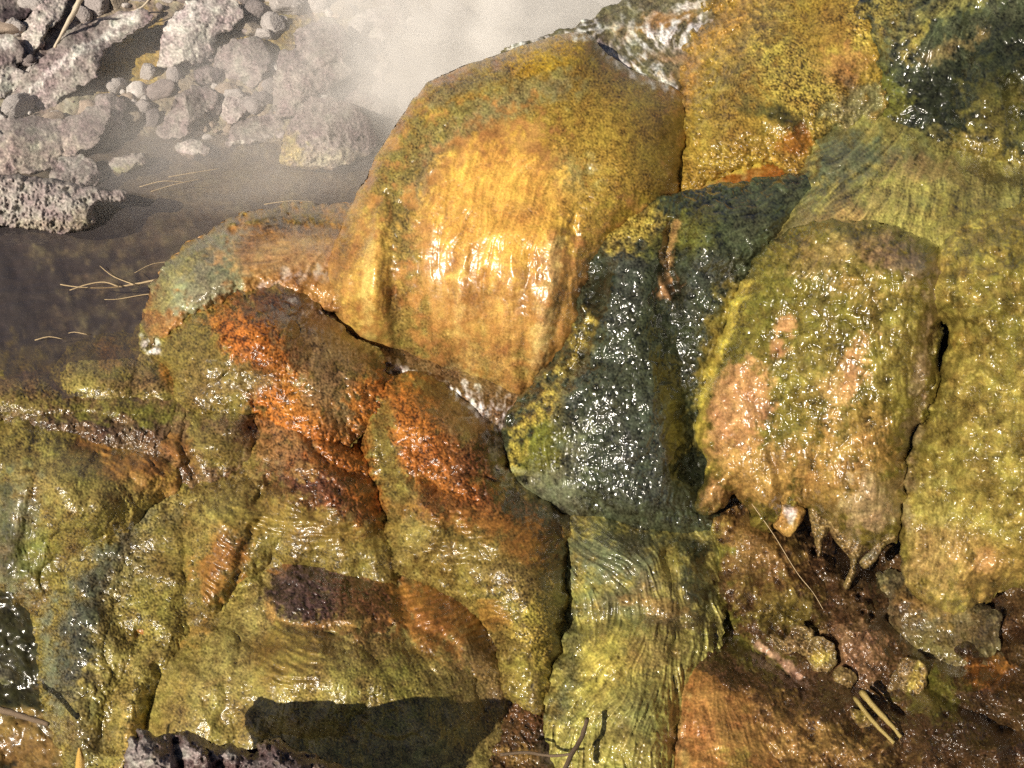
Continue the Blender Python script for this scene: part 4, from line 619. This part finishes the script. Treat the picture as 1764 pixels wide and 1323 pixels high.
lump('algae_fall', [(962,1250),(970,1160),(985,1080),(985,980),(988,915),(1030,905),(1100,925),(1170,935),(1225,940),(1235,985),(1225,1050),(1215,1110),(1190,1160),(1175,1230),(1165,1300),(1170,1430),(985,1430),(975,1320)],
     [(962,1250,2.22),(985,1080,2.38),(988,915,2.50),(1100,925,2.50),(1225,940,2.50),(1225,1050,2.40),(1175,1230,2.26),(1165,1420,2.10),(985,1420,2.12)], .09, 'fibre',
     [(E(1080,960,110,50,8),'fibreg',.95,24),(E(1090,1040,90,40,10),'fibreg',.7,24),(E(1150,1040,70,40,20),'brownw',.5,20),(L([(1000,910),(1080,930),(1160,950)],12),'brownd',.5,14),(E(1190,940,40,22,0),'slimeb',.7,12),(E(1205,1010,30,70,0),'slime_and_shade',.85,14),(E(1150,970,20,30,0),'yel',.35,10),(E(1050,1150,60,60,-30),'yel',.45,30),(E(1120,1120,40,30,0),'fibret',.5,16),
      (E(1110,1230,60,60,0),'fibreg',.4,24),(L([(980,1060),(985,1150),(960,1230)],14),'slimeb',.7,12),(E(1080,1290,50,40,0),'yelg',.5,24),(E(1150,1230,20,60,0),'yelg',.7,14),(E(1180,1110,40,30,0),'brown',.4,18),(E(1130,1040,40,14,10),'tan',.5,10)],
     [('b',1080,960,90,40,5,.03),('b',1070,1130,70,60,0,.03),('l',[(1150,960),(1180,1060),(1160,1120)],14,-.02),('l',[(1000,1080),(1100,1060),(1180,1080)],12,-.012),('b',1110,1250,50,80,0,.02)],
     'combed yellow green stringy flow below the dark green curtain', 'algae fall', 'hanging algae curtains on the right bank', amp=1.3)
lump('mineral_mound', [(1150,1330),(1162,1250),(1168,1180),(1190,1145),(1225,1140),(1260,1160),(1300,1200),(1330,1250),(1350,1330),(1340,1450),(1145,1450)], [(1150,1330,2.18),(1168,1180,2.32),(1225,1140,2.36),(1300,1200,2.28),(1350,1330,2.16),(1240,1450,2.06)], .09, 'orfuz',
     [(E(1260,1230,50,60,0),'tanor',.4,24),(E(1290,1290,60,50,0),'tan',.5,20),(E(1265,1310,24,24,0),'moss',.5,10),(E(1170,1270,12,60,0),'fibret',.6,10)], [('b',1210,1210,40,60,20,.02)],
     'fuzzy peach orange hump right of the stringy green flow at the bottom', 'mound', G)

# ------------------------------------------------------------------ foreground rock and the shadow it throws
lump('crusted_rock', [(212,1335),(216,1300),(226,1274),(244,1260),(262,1268),(290,1262),(318,1258),(345,1268),(365,1282),(400,1285),(436,1294),(455,1278),(480,1270),(500,1282),(520,1296),(540,1302),(560,1308),(598,1325),(590,1400),(560,1480),(560,1590),(560,1625),(230,1590),(200,1430)],
     [(212,1335,1.90),(320,1258,1.96),(430,1285,1.90),(560,1288,1.88),(640,1330,1.92),(640,1480,1.98),(560,1625,1.85),(230,1590,1.80)], .10, 'plumr',
     [(E(265,1310,50,46,0),'rock',.75,16),(E(335,1285,22,22,0),'rockl',.5,8),(E(380,1300,20,10,0),'rockl',.5,6),(E(240,1290,20,20,0),'rockl',.4,8),(E(280,1290,16,16,0),'rustd',.5,6),(E(580,1310,60,20,5),'tan',.4,12),(E(480,1320,60,24,0),'rockd',.6,14)],  # sunlit left end and shaded right part painted into the rock colour
     [('b',330,1290,30,26,0,.03),('b',270,1300,34,30,0,.03),('l',[(300,1270),(310,1320)],8,-.03),('b',580,1320,60,26,0,.02)],
     'dark purple crusted rock poking up from the bottom edge, brightly lit at its left end', 'rock', mat=M_ROCK, amp=1.0, planes=0, und=.012, grow=0, prof=.5, warp=4)
# ------------------------------------------------------------------ far bank
def rk(outline, w, T, label, base='rock', layers=(), name='boulder', cat='boulder', planes=6, seed=0, tilt=0.0, feats=(), **k):
    C = np.array(outline, float); cy = C[:, 1].mean(); h = C[:, 1].max() - C[:, 1].min(); g = .0016
    ctrl = [(C[:, 0].min(), cy, w), (C[:, 0].max(), cy, w), (C[:, 0].mean(), cy - h, w + g * h * 1.0), (C[:, 0].mean(), cy + h, w - g * h * .6)]
    ctrl = [(a, b, c + tilt * (a - C[:, 0].mean()) * .001) for a, b, c in ctrl]
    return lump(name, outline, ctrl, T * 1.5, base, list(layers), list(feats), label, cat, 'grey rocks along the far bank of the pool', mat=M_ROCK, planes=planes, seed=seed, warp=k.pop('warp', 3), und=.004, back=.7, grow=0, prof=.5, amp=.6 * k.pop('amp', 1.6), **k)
def wz(px, py, z): return float(Z(px, py, z))
rk([(-120,225),(0,205),(60,198),(110,205),(150,188),(178,180),(188,192),(184,222),(168,245),(140,262),(115,278),(70,298),(0,312),(-120,330)], wz(60,250,.02), .10, 'long smooth grey slab pointing right over the pool at the left edge',
   layers=[(E(60,265,90,26,-10),(.50,.42,.34,0,0,.2,0,.4,.7,.8,0,.4),.6,16),(E(160,220,20,24,0),'rockd',.5,8)], planes=4, seed=1, amp=1.0, feats=[('l',[(100,215),(112,262)],4,-.008)])
rk([(8,200),(28,150),(60,108),(112,62),(160,35),(225,15),(262,22),(230,55),(180,90),(168,128),(132,156),(80,192),(60,208),(20,215)], wz(100,130,.09), .08, 'big diagonal grey slab with a white ridge behind the long smooth slab',
   layers=[(L([(232,22),(180,60),(130,95),(90,125),(50,160)],7),'rockw',.8,8),(E(60,180,40,22,-30),'rockl',.6,12)], planes=4, seed=2)
rk([(-100,320),(0,300),(40,302),(90,310),(140,318),(185,325),(215,330),(205,348),(165,352),(158,385),(120,400),(60,396),(0,390),(-100,396)], wz(60,360,.0), .08, 'porous pitted rock at the water edge on the left',
   layers=[(E(90,390,90,12,0),'rocky',.8,8),(E(140,375,20,20,0),'moss',.4,8),(E(60,345,90,30,0),'rockl',.35,12)], planes=3, seed=3, amp=4.2)
rk([(88,318),(92,285),(112,270),(140,268),(165,282),(172,312),(150,330),(110,332)], wz(130,305,.0), .06, 'rounded tan topped stone between the smooth slab and the pitted rock', layers=[(E(120,280,30,14,0),'rockl',.7,8)], planes=4, seed=4, name='stone', cat='stone')
rk([(184,300),(190,278),(212,268),(245,266),(252,274),(240,288),(215,298),(195,306)], wz(218,286,-.01), .03, 'flat oval stone awash in the pool near the pitted rock', layers=[(E(215,296,40,8,-10),'moss',.6,5)], planes=2, seed=5, name='stone', cat='stone', amp=.8)
rk([(308,256),(312,244),(330,242),(362,250),(362,262),(335,268),(318,266)], wz(335,258,-.01), .03, 'small pinkish stone sitting in the water below the pebble pile', base='rockl', planes=3, seed=6, name='stone', cat='stone', amp=.8)
rk([(272,112),(278,60),(292,30),(320,6),(360,-6),(400,-2),(416,22),(400,50),(372,62),(368,86),(345,104),(310,116),(285,120)], wz(330,70,.11), .09, 'angular whitish boulder frosted with crystals near the top left', base='rockl', layers=[(E(310,30,40,24,-20),'rockw',.7,10),(E(376,70,12,14,0),'rockd',.8,4)], planes=6, seed=7)
rk([(368,132),(370,98),(392,74),(425,64),(452,72),(466,98),(462,130),(440,154),(412,150),(385,140)], wz(418,115,.07), .09, 'round ball like grey boulder standing right of the whitish one', planes=5, seed=8)
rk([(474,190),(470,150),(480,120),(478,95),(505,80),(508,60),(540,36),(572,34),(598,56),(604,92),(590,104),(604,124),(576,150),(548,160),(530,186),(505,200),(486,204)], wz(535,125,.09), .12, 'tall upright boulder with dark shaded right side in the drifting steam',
   layers=[(E(575,75,34,36,0),'rockd',.35,10)], planes=7, seed=9, tilt=.25, feats=[('l',[(505,80),(540,110),(580,105)],7,-.02)])  # shade of the right side painted as a darker patch
rk([(270,236),(286,205),(302,170),(330,150),(352,148),(372,162),(366,186),(340,210),(318,236)], wz(320,195,.03), .07, 'sloping purplish boulder above the small pebble pile', planes=5, seed=10)
rk([(330,122),(350,110),(380,118),(390,136),(384,158),(362,150),(342,140)], wz(360,134,.05), .05, 'dark little boulder at the left foot of the round ball like one', base='rockd', layers=[(E(350,126,20,12,0),'rock',.8,5)], planes=4, seed=11)
rk([(392,250),(394,222),(420,206),(462,194),(486,188),(492,214),(486,240),(440,248),(410,252)], wz(440,225,.0), .04, 'low flat slab with a pale waterline at the pool edge', layers=[(L([(398,249),(440,240),(486,232)],3),'rockw',.6,3)], planes=3, seed=12, amp=.9)
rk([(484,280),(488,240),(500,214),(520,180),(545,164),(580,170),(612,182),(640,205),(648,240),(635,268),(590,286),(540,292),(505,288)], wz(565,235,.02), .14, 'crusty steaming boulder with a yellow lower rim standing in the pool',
   layers=[(E(560,275,90,20,0),'rocky',.9,10),(E(500,260,20,30,0),'yel',.4,10),(E(610,220,30,36,0),'rockd',.35,12)], planes=5, seed=13, amp=2.4)  # dark patch on the right stands for the side away from the sun
rk([(628,140),(632,110),(648,97),(668,106),(672,124),(655,136),(640,146)], wz(650,120,.05), .04, 'pale triangular stone fading into the steam', base='rockl', planes=4, seed=14, name='stone', cat='stone')
rk([(380,200),(384,170),(402,158),(424,164),(428,180),(415,205),(398,214)], wz(404,188,.02), .05, 'narrow pale stone leaning beside the low flat slab', base='rockl', planes=4, seed=15, name='stone', cat='stone')
rk([(160,195),(165,165),(190,160),(210,170),(214,200),(192,235),(176,238)], wz(188,200,.03), .05, 'upright pale stone at the tip of the long smooth slab', planes=5, seed=16, name='stone', cat='stone')
rk([(-60,10),(-20,-20),(20,-30),(44,-5),(40,30),(10,44),(-50,50)], wz(0,10,.18), .08, 'dark blocky rock in the extreme top left corner', base='rockd', layers=[(E(10,0,24,16,0),'rock',.8,8)], planes=5, seed=17)
rk([(-60,70),(-10,60),(22,66),(40,92),(34,112),(10,124),(-60,130)], wz(0,95,.12), .06, 'split grey rock under the top left corner rock', layers=[(E(10,75,22,8,0),'rockw',.7,5)], planes=5, seed=18)
rk([(-40,150),(-20,128),(20,118),(42,124),(30,150),(10,168),(-30,176)], wz(0,148,.08), .05, 'low pale edged rock left of the diagonal slab', base='rockl', planes=4, seed=19)
rk([(30,55),(50,20),(80,-20),(120,-30),(115,10),(90,50),(66,90),(44,108),(30,90)], wz(75,35,.15), .06, 'leaning white crusted slab behind the pale stick', base='rockl', planes=4, seed=20, amp=3)
rk([(600,60),(615,30),(650,10),(690,20),(700,50),(670,66),(630,72)], wz(650,45,.10), .06, 'blurred pale boulder behind the steam at the top', base='rockl', planes=4, seed=21)
rk([(700,60),(730,20),(780,0),(800,20),(780,60),(740,90)], wz(750,45,.10), .06, 'faint rock almost hidden in the thickest steam', planes=4, seed=22)
rk([(590,180),(600,150),(640,150),(650,175),(630,196)], wz(620,172,.02), .04, 'small rock behind the crusty steaming boulder', planes=4, seed=23, name='stone', cat='stone')
# small stones
def pebble_mesh(name, r, sub=3, base=(.5, .43, .39)):
    import bmesh
    bm = bmesh.new(); bmesh.ops.create_icosphere(bm, subdivisions=sub, radius=1)
    V = np.array([v.co[:] for v in bm.verts]); F = np.array([[v.index for v in f.verts] for f in bm.faces]); bm.free()
    n = r.normal(size=(9, 3)); n /= np.linalg.norm(n, axis=1)[:, None]; h = r.uniform(.55, .95, 9)
    s = np.ones(len(V))
    for k in range(9):
        dp = V @ n[k]; s = np.minimum(s, np.where(dp > .05, h[k] / np.maximum(dp, .05), 9))
    V = V * s[:, None] * (1 + .04 * np.sin(7 * V[:, :1] + 3 * V[:, 1:2] + r.uniform(0, 6))) * (1 + .03 * r.normal(size=(len(V), 1)))
    c = np.clip(np.array(base) * (1 + .12 * r.normal(size=(len(V), 1))), .03, .9)
    return mesh_np(name, V, F, M_ROCK, c, np.broadcast_to(np.array([.85, 0, 1.0], np.float32), V.shape), origin=False)
r = np.random.default_rng(99)
protos = [pebble_mesh('pebble', r, base=b) for b in [(.60,.54,.50),(.34,.28,.26),(.74,.68,.63),(.45,.35,.27)]]
PEBL = ['tiny pale pebble among the boulders of the far bank', 'tiny grey pebble among the boulders of the far bank', 'tiny white pebble among the boulders of the far bank', 'tiny tan pebble among the boulders of the far bank']
first = [True] * 4
def put_pebble(px, py, rad, z=None, kd=None):
    kd = int(r.integers(0, 4)) if kd is None else kd
    o = protos[kd] if first[kd] else protos[kd].copy()
    if not first[kd]: sc.collection.objects.link(o)
    first[kd] = False
    ww = float(W_T(np.float32(px), np.float32(py))) - .01
    p = unproject(np.float32(px), np.float32(py), ww - rad * .3); o.location = tuple(float(v) for v in p)
    o.scale = (rad * r.uniform(.8, 1.4), rad * r.uniform(.7, 1.1), rad * r.uniform(.5, .9)); o.rotation_euler = (r.uniform(-.4, .4), r.uniform(-.4, .4), r.uniform(0, 6.28))
    tag(o, PEBL[kd], 'pebble', 'pebbles scattered over the far bank')
for px, py, s in [(222,168,.018),(232,176,.014),(248,172,.018),(212,166,.012),(258,168,.010),(318,205,.016),(335,212,.018),(350,222,.018),(365,215,.014),(325,225,.014),(340,232,.016),(358,236,.014),(300,215,.012),(372,226,.012),(330,240,.012),(312,232,.012),(395,222,.018),(350,200,.016),(362,196,.012),
                  (206,190,.014),(210,215,.022),(196,232,.018),(535,150,.014),(545,160,.012),(600,150,.012),(610,170,.014),(590,120,.012),(356,100,.020),(340,106,.018),(325,112,.014),(14,190,.016),(4,205,.014)]: put_pebble(px, py, s)
for k in range(200):
    px, py = r.uniform(-60, 720), r.uniform(-60, 240)
    if 180 < px < 280 and 20 < py < 150: continue
    if py > 200 and px > 180: continue
    put_pebble(px, py, float(np.clip(r.lognormal(-4.05, .5), .007, .055)))
COBL = ['fist sized pale cobble heaped on the far bank', 'fist sized grey cobble heaped on the far bank', 'fist sized whitish cobble heaped on the far bank', 'fist sized tan cobble heaped on the far bank']
cob = [pebble_mesh('cobble', r, 5, b) for b in [(.42,.37,.35),(.27,.23,.22),(.52,.47,.44),(.34,.28,.21)]]; cf = [True] * 4
for px, py, s in [(440,20,.05),(470,45,.04),(430,50,.035),(500,10,.06),(545,5,.05),(590,20,.04),(620,55,.045),(610,90,.03),(640,85,.035),(680,95,.04),(690,140,.045),(655,160,.04),(620,150,.035),(660,190,.04),(250,185,.03),(232,205,.03),(262,205,.025),(200,150,.03),(450,170,.035),(435,185,.03),(400,165,.03),
                  (372,190,.03),(350,165,.03),(255,125,.03),(30,185,.04),(60,20,.05),(20,50,.04),(140,25,.04),(165,8,.05),(205,-5,.05),(245,-15,.05),(290,-10,.05),(-20,195,.04),(420,0,.05),(380,-20,.06),(465,-10,.05),(720,120,.05),(705,180,.04),(300,130,.03),(330,150,.03),(455,60,.03),(466,150,.03)]:
    kd = int(r.integers(0, 4)); o = cob[kd] if cf[kd] else cob[kd].copy()
    if not cf[kd]: sc.collection.objects.link(o)
    cf[kd] = False
    p = unproject(np.float32(px), np.float32(py), float(W_T(np.float32(px), np.float32(py))) - s * .5); o.location = tuple(float(v) for v in p)
    o.scale = (s * r.uniform(.9, 1.5), s * r.uniform(.8, 1.1), s * r.uniform(.7, 1.1)); o.rotation_euler = (r.uniform(-.6, .6), r.uniform(-.6, .6), r.uniform(0, 6.28))
    tag(o, COBL[kd], 'cobble', 'cobbles heaped on the far bank')
# ------------------------------------------------------------------ sticks and stems
def simple_mat(name, col, rough=.7):
    m = bpy.data.materials.new(name); m.use_nodes = True; n = m.node_tree.nodes; l = m.node_tree.links; b = n['Principled BSDF']
    nz = n.new('ShaderNodeTexNoise'); nz.inputs['Scale'].default_value = 90; nz.inputs['Detail'].default_value = 4
    cr = n.new('ShaderNodeValToRGB'); cr.color_ramp.elements[0].color = (*[c * .45 for c in col], 1); cr.color_ramp.elements[1].color = (*[min(1, c * 1.3) for c in col], 1)
    cr.color_ramp.elements[0].position = .3; cr.color_ramp.elements[1].position = .7
    l.new(nz.outputs[0], cr.inputs[0]); l.new(cr.outputs[0], b.inputs['Base Color']); b.inputs['Roughness'].default_value = rough
    bp = n.new('ShaderNodeBump'); bp.inputs['Distance'].default_value = .001; l.new(nz.outputs[0], bp.inputs['Height']); l.new(bp.outputs[0], b.inputs['Normal'])
    return m
M_PALE = simple_mat('bleached_wood', (.72,.60,.44)); M_TWIG = simple_mat('brown_twig', (.22,.15,.09)); M_DARK = simple_mat('dark_twig', (.06,.05,.06)); M_YEL = simple_mat('yellow_wet_wood', (.46,.34,.11), .3); M_LEAF = simple_mat('yellow_leaf', (.75,.45,.10), .45); M_STRAW = simple_mat('straw_stem', (.62,.46,.26), .5)
def tube(pts, radii, seg=8, rs=1):
    """pts world points; returns V, F of a closed tapering tube"""
    Pn = np.array(pts, float); n = len(Pn); V = []; F = []; q = np.random.default_rng(rs)
    for i in range(n):
        t = Pn[min(i + 1, n - 1)] - Pn[max(i - 1, 0)]; t /= np.linalg.norm(t) + 1e-9
        a = np.cross(t, [0, 0, 1.]); a = a / np.linalg.norm(a) if np.linalg.norm(a) > 1e-3 else np.array([1., 0, 0]); b = np.cross(t, a)
        for s in range(seg):
            th = 6.2832 * s / seg; rr = radii[i] * (1 + .12 * q.normal()); V.append(Pn[i] + rr * (math.cos(th) * a + math.sin(th) * b))
    for i in range(n - 1):
        for s in range(seg): F.append([i * seg + s, i * seg + (s + 1) % seg, (i + 1) * seg + (s + 1) % seg, (i + 1) * seg + s])
    V.append(Pn[0]); V.append(Pn[-1]); a, b = len(V) - 2, len(V) - 1
    for s in range(seg): F.append([a, s, (s + 1) % seg, a]) if False else None
    for s in range(0, seg, 2):
        F.append([a, (s + 2) % seg, (s + 1) % seg, s]); F.append([b, (n - 1) * seg + s, (n - 1) * seg + (s + 1) % seg, (n - 1) * seg + (s + 2) % seg])
    return np.array(V), np.array(F)
def stick(name, pix, rad, mat, label, cat='twig', parent=None, group=None, lift=.01, ws=None):
    C = spline(pix, False, 7); n = len(C)
    if ws is None:
        base = np.array([float(W_T(np.float32(a), np.float32(b))) for a, b in C]) - lift
    else: base = np.interp(np.linspace(0, 1, n), np.linspace(0, 1, len(ws)), ws)
    pts = unproject(C[:, 0], C[:, 1], base); t = np.linspace(0, 1, n)
    r0, r1 = rad if isinstance(rad, tuple) else (rad, rad * .35)
    V, F = tube(pts, r0 + (r1 - r0) * t, 8, len(pix))
    o = mesh_np(name, V, F, mat, origin=parent is None)
    if parent is not None: o.parent = parent; o.matrix_parent_inverse = mathutils.Matrix.Translation(parent.location).inverted()
    else: tag(o, label, cat, group)
    return o
stick('stick', [(94,82),(112,48),(132,12),(150,-30)], (.004,.011), M_PALE, 'thick bleached stick leaning between the grey slabs at the top left', 'stick', ws=[wz(94,82,.16),wz(150,-30,.30)])
stick('twig', [(126,52),(150,40),(175,31),(205,33),(232,31),(255,22),(282,21)], (.003,.0022), M_DARK, 'thin dark crooked twig lying across the diagonal slab', ws=[wz(126,52,.17),wz(200,33,.19),wz(282,21,.17)])
stick('twig', [(225,20),(245,12),(262,-8)], (.003,.003), M_PALE, 'short whitened twig end near the top of the diagonal slab', ws=[wz(225,20,.18),wz(262,-8,.22)])
t1 = stick('twig', [(288,478),(250,486),(205,494),(165,496),(130,494),(104,490)], (.0028,.0012), M_STRAW, 'pale forked twig lying in the dark pool beside the blue green mound', ws=[wz(288,478,.0),wz(104,490,-.005)])
stick('twig_fork', [(205,494),(180,486),(150,490),(120,500)], (.0018,.001), M_STRAW, None, parent=t1, ws=[wz(205,494,-.004),wz(120,500,-.005)])
stick('twig_fork', [(230,490),(195,476),(172,458)], (.0015,.0008), M_STRAW, None, parent=t1, ws=[wz(230,490,-.002),wz(172,458,-.003)])
for k, (pp) in enumerate([[(278,505),(245,508),(205,515),(180,516)],[(150,576),(128,572),(118,574)],[(60,586),(84,580),(108,584)],[(290,305),(330,298),(380,290)],[(260,330),(300,318),(345,308)],[(300,450),(262,455),(232,470)],[(240,322),(280,312),(318,314)],[(455,352),(500,346),(540,348)]]):
    stick('grass_stem', pp, (.0013,.0008), M_STRAW, ['thin straw stem lying just below the forked twig','tiny curled straw near the pool edge by the small hump','short straw fragment floating at the lower left of the pool','long straw in the murky water right of the oval stone','straw stem slanting through the shallows under the oval stone','wispy straw against the left side of the blue green mound','straw stem nearest to the oval stone','straw stem behind the top of the blue green mound'][k], 'straw', group='straw stems in the pool', ws=[wz(*pp[0], -.006), wz(*pp[-1], -.006)])
stick('twig', [(1012,1238),(1000,1275),(984,1300),(968,1340)], (.0035,.0045), M_TWIG, 'brown twig standing at the foot of the stringy green flow', lift=.09, ws=[2.10,2.05,2.0])
stick('twig', [(862,1300),(905,1296),(950,1302),(990,1298)], (.0028,.0022), M_TWIG, 'thin horizontal twig crossing the dark brown pocket at the bottom', ws=[2.10,2.11,2.10])
stick('stick', [(-60,1205),(0,1222),(40,1234),(84,1248)], (.008,.004), M_TWIG, 'mud coloured stick entering from the lower left edge', ws=[2.28,2.25,2.24], cat='stick')
stick('splinter', [(1484,1192),(1510,1222),(1536,1250),(1552,1270)], (.006,.003), M_YEL, 'upper of two yellow wet splinters lying in the hollow', 'splinter', group='yellow splinters', ws=[2.19,2.16,2.13])
stick('splinter', [(1472,1202),(1500,1238),(1522,1262),(1540,1280)], (.004,.003), M_YEL, 'lower and thinner of two yellow wet splinters in the hollow', 'splinter', group='yellow splinters', ws=[2.18,2.14,2.11])
stick('hair_root', [(1295,868),(1332,920),(1372,985),(1400,1020),(1418,1050)], (.0006,.0005), M_STRAW, 'hair thin root stretched diagonally across the brown hollow', 'root', ws=[2.40,2.38,2.34])
def leaf():
    t = np.linspace(0, 1, 12); ax = [(137 - 4 * a + 3 * math.sin(a * 3), 1288 + 62 * a) for a in t]; V = []
    for side in (0, 1):
        for (px, py), a in zip(ax, t):
            h = 8 * math.sin(math.pi * min(1, a * .9 + .05)) ** .8
            for u in (-1, -.5, 0, .5, 1): V.append(unproject(np.float64(px + u * h), np.float64(py), 2.06 + .006 * abs(u) + .0012 * side - .01 * a))
    F = []
    for side in (0, 60):
        for i in range(11):
            for j in range(4):
                q = [side + i * 5 + j, side + i * 5 + j + 1, side + i * 5 + j + 6, side + i * 5 + j + 5]; F.append(q if side == 0 else q[::-1])
    o = mesh_np('leaf', V, F, M_LEAF); tag(o, 'small bright yellow fallen leaf at the bottom of the grainy left rib', 'leaf')
leaf()
# ------------------------------------------------------------------ steam
def steam(name, cx, cy, wv, rad, dens, scale, seed, col=(1,.95,.89)):
    import bmesh
    bm = bmesh.new(); bmesh.ops.create_icosphere(bm, subdivisions=3, radius=1)
    for v in bm.verts: v.co = v.co * (1 + .12 * mathutils.noise.noise(v.co * 1.7 + mathutils.Vector((seed, 0, 0))))
    me = bpy.data.meshes.new(name); bm.to_mesh(me); bm.free(); o = bpy.data.objects.new(name, me); sc.collection.objects.link(o)
    p = unproject(np.float64(cx), np.float64(cy), wv); o.location = tuple(float(v) for v in p); o.scale = rad
    m = bpy.data.materials.new(name + '_vapour'); m.use_nodes = True; n = m.node_tree.nodes; l = m.node_tree.links; n.remove(n['Principled BSDF'])
    pv = n.new('ShaderNodeVolumePrincipled'); pv.inputs['Color'].default_value = (*col, 1); pv.inputs['Anisotropy'].default_value = -.35
    tc = n.new('ShaderNodeTexCoord'); nz = n.new('ShaderNodeTexNoise'); nz.inputs['Scale'].default_value = scale; nz.inputs['Detail'].default_value = 3
    ln = n.new('ShaderNodeVectorMath'); ln.operation = 'LENGTH'; l.new(tc.outputs['Object'], ln.inputs[0]); l.new(tc.outputs['Object'], nz.inputs['Vector'])
    fo = n.new('ShaderNodeMapRange'); fo.inputs['From Min'].default_value = 1.0; fo.inputs['From Max'].default_value = .25; l.new(ln.outputs['Value'], fo.inputs['Value']); fo.interpolation_type = 'SMOOTHSTEP'
    mr = n.new('ShaderNodeMapRange'); nz.inputs['Distortion'].default_value = .8; mr.inputs['From Min'].default_value = .36; mr.inputs['From Max'].default_value = .66; mr.inputs['To Min'].default_value = .05; mr.inputs['To Max'].default_value = 2.2; l.new(nz.outputs[0], mr.inputs['Value'])
    a = n.new('ShaderNodeMath'); a.operation = 'MULTIPLY'; l.new(fo.outputs[0], a.inputs[0]); l.new(mr.outputs[0], a.inputs[1])
    b = n.new('ShaderNodeMath'); b.operation = 'MULTIPLY'; b.inputs[1].default_value = dens; l.new(a.outputs[0], b.inputs[0]); l.new(b.outputs[0], pv.inputs['Density'])
    l.new(pv.outputs[0], n['Material Output'].inputs['Volume']); me.materials.append(m)
    return tag(o, kind='stuff')
steam('steam', 835, 50, 3.70, (.62,.42,.62), 6.0, 2.6, 3, (1, .97, .93))
steam('steam', 600, 130, 3.72, (.9,.55,.45), .35, 2.4, 5, (1, .97, .95))
steam('steam', 480, 230, 3.55, (1.1,.7,.22), .6, 1.8, 8)
print('verts', TOTAL[0])
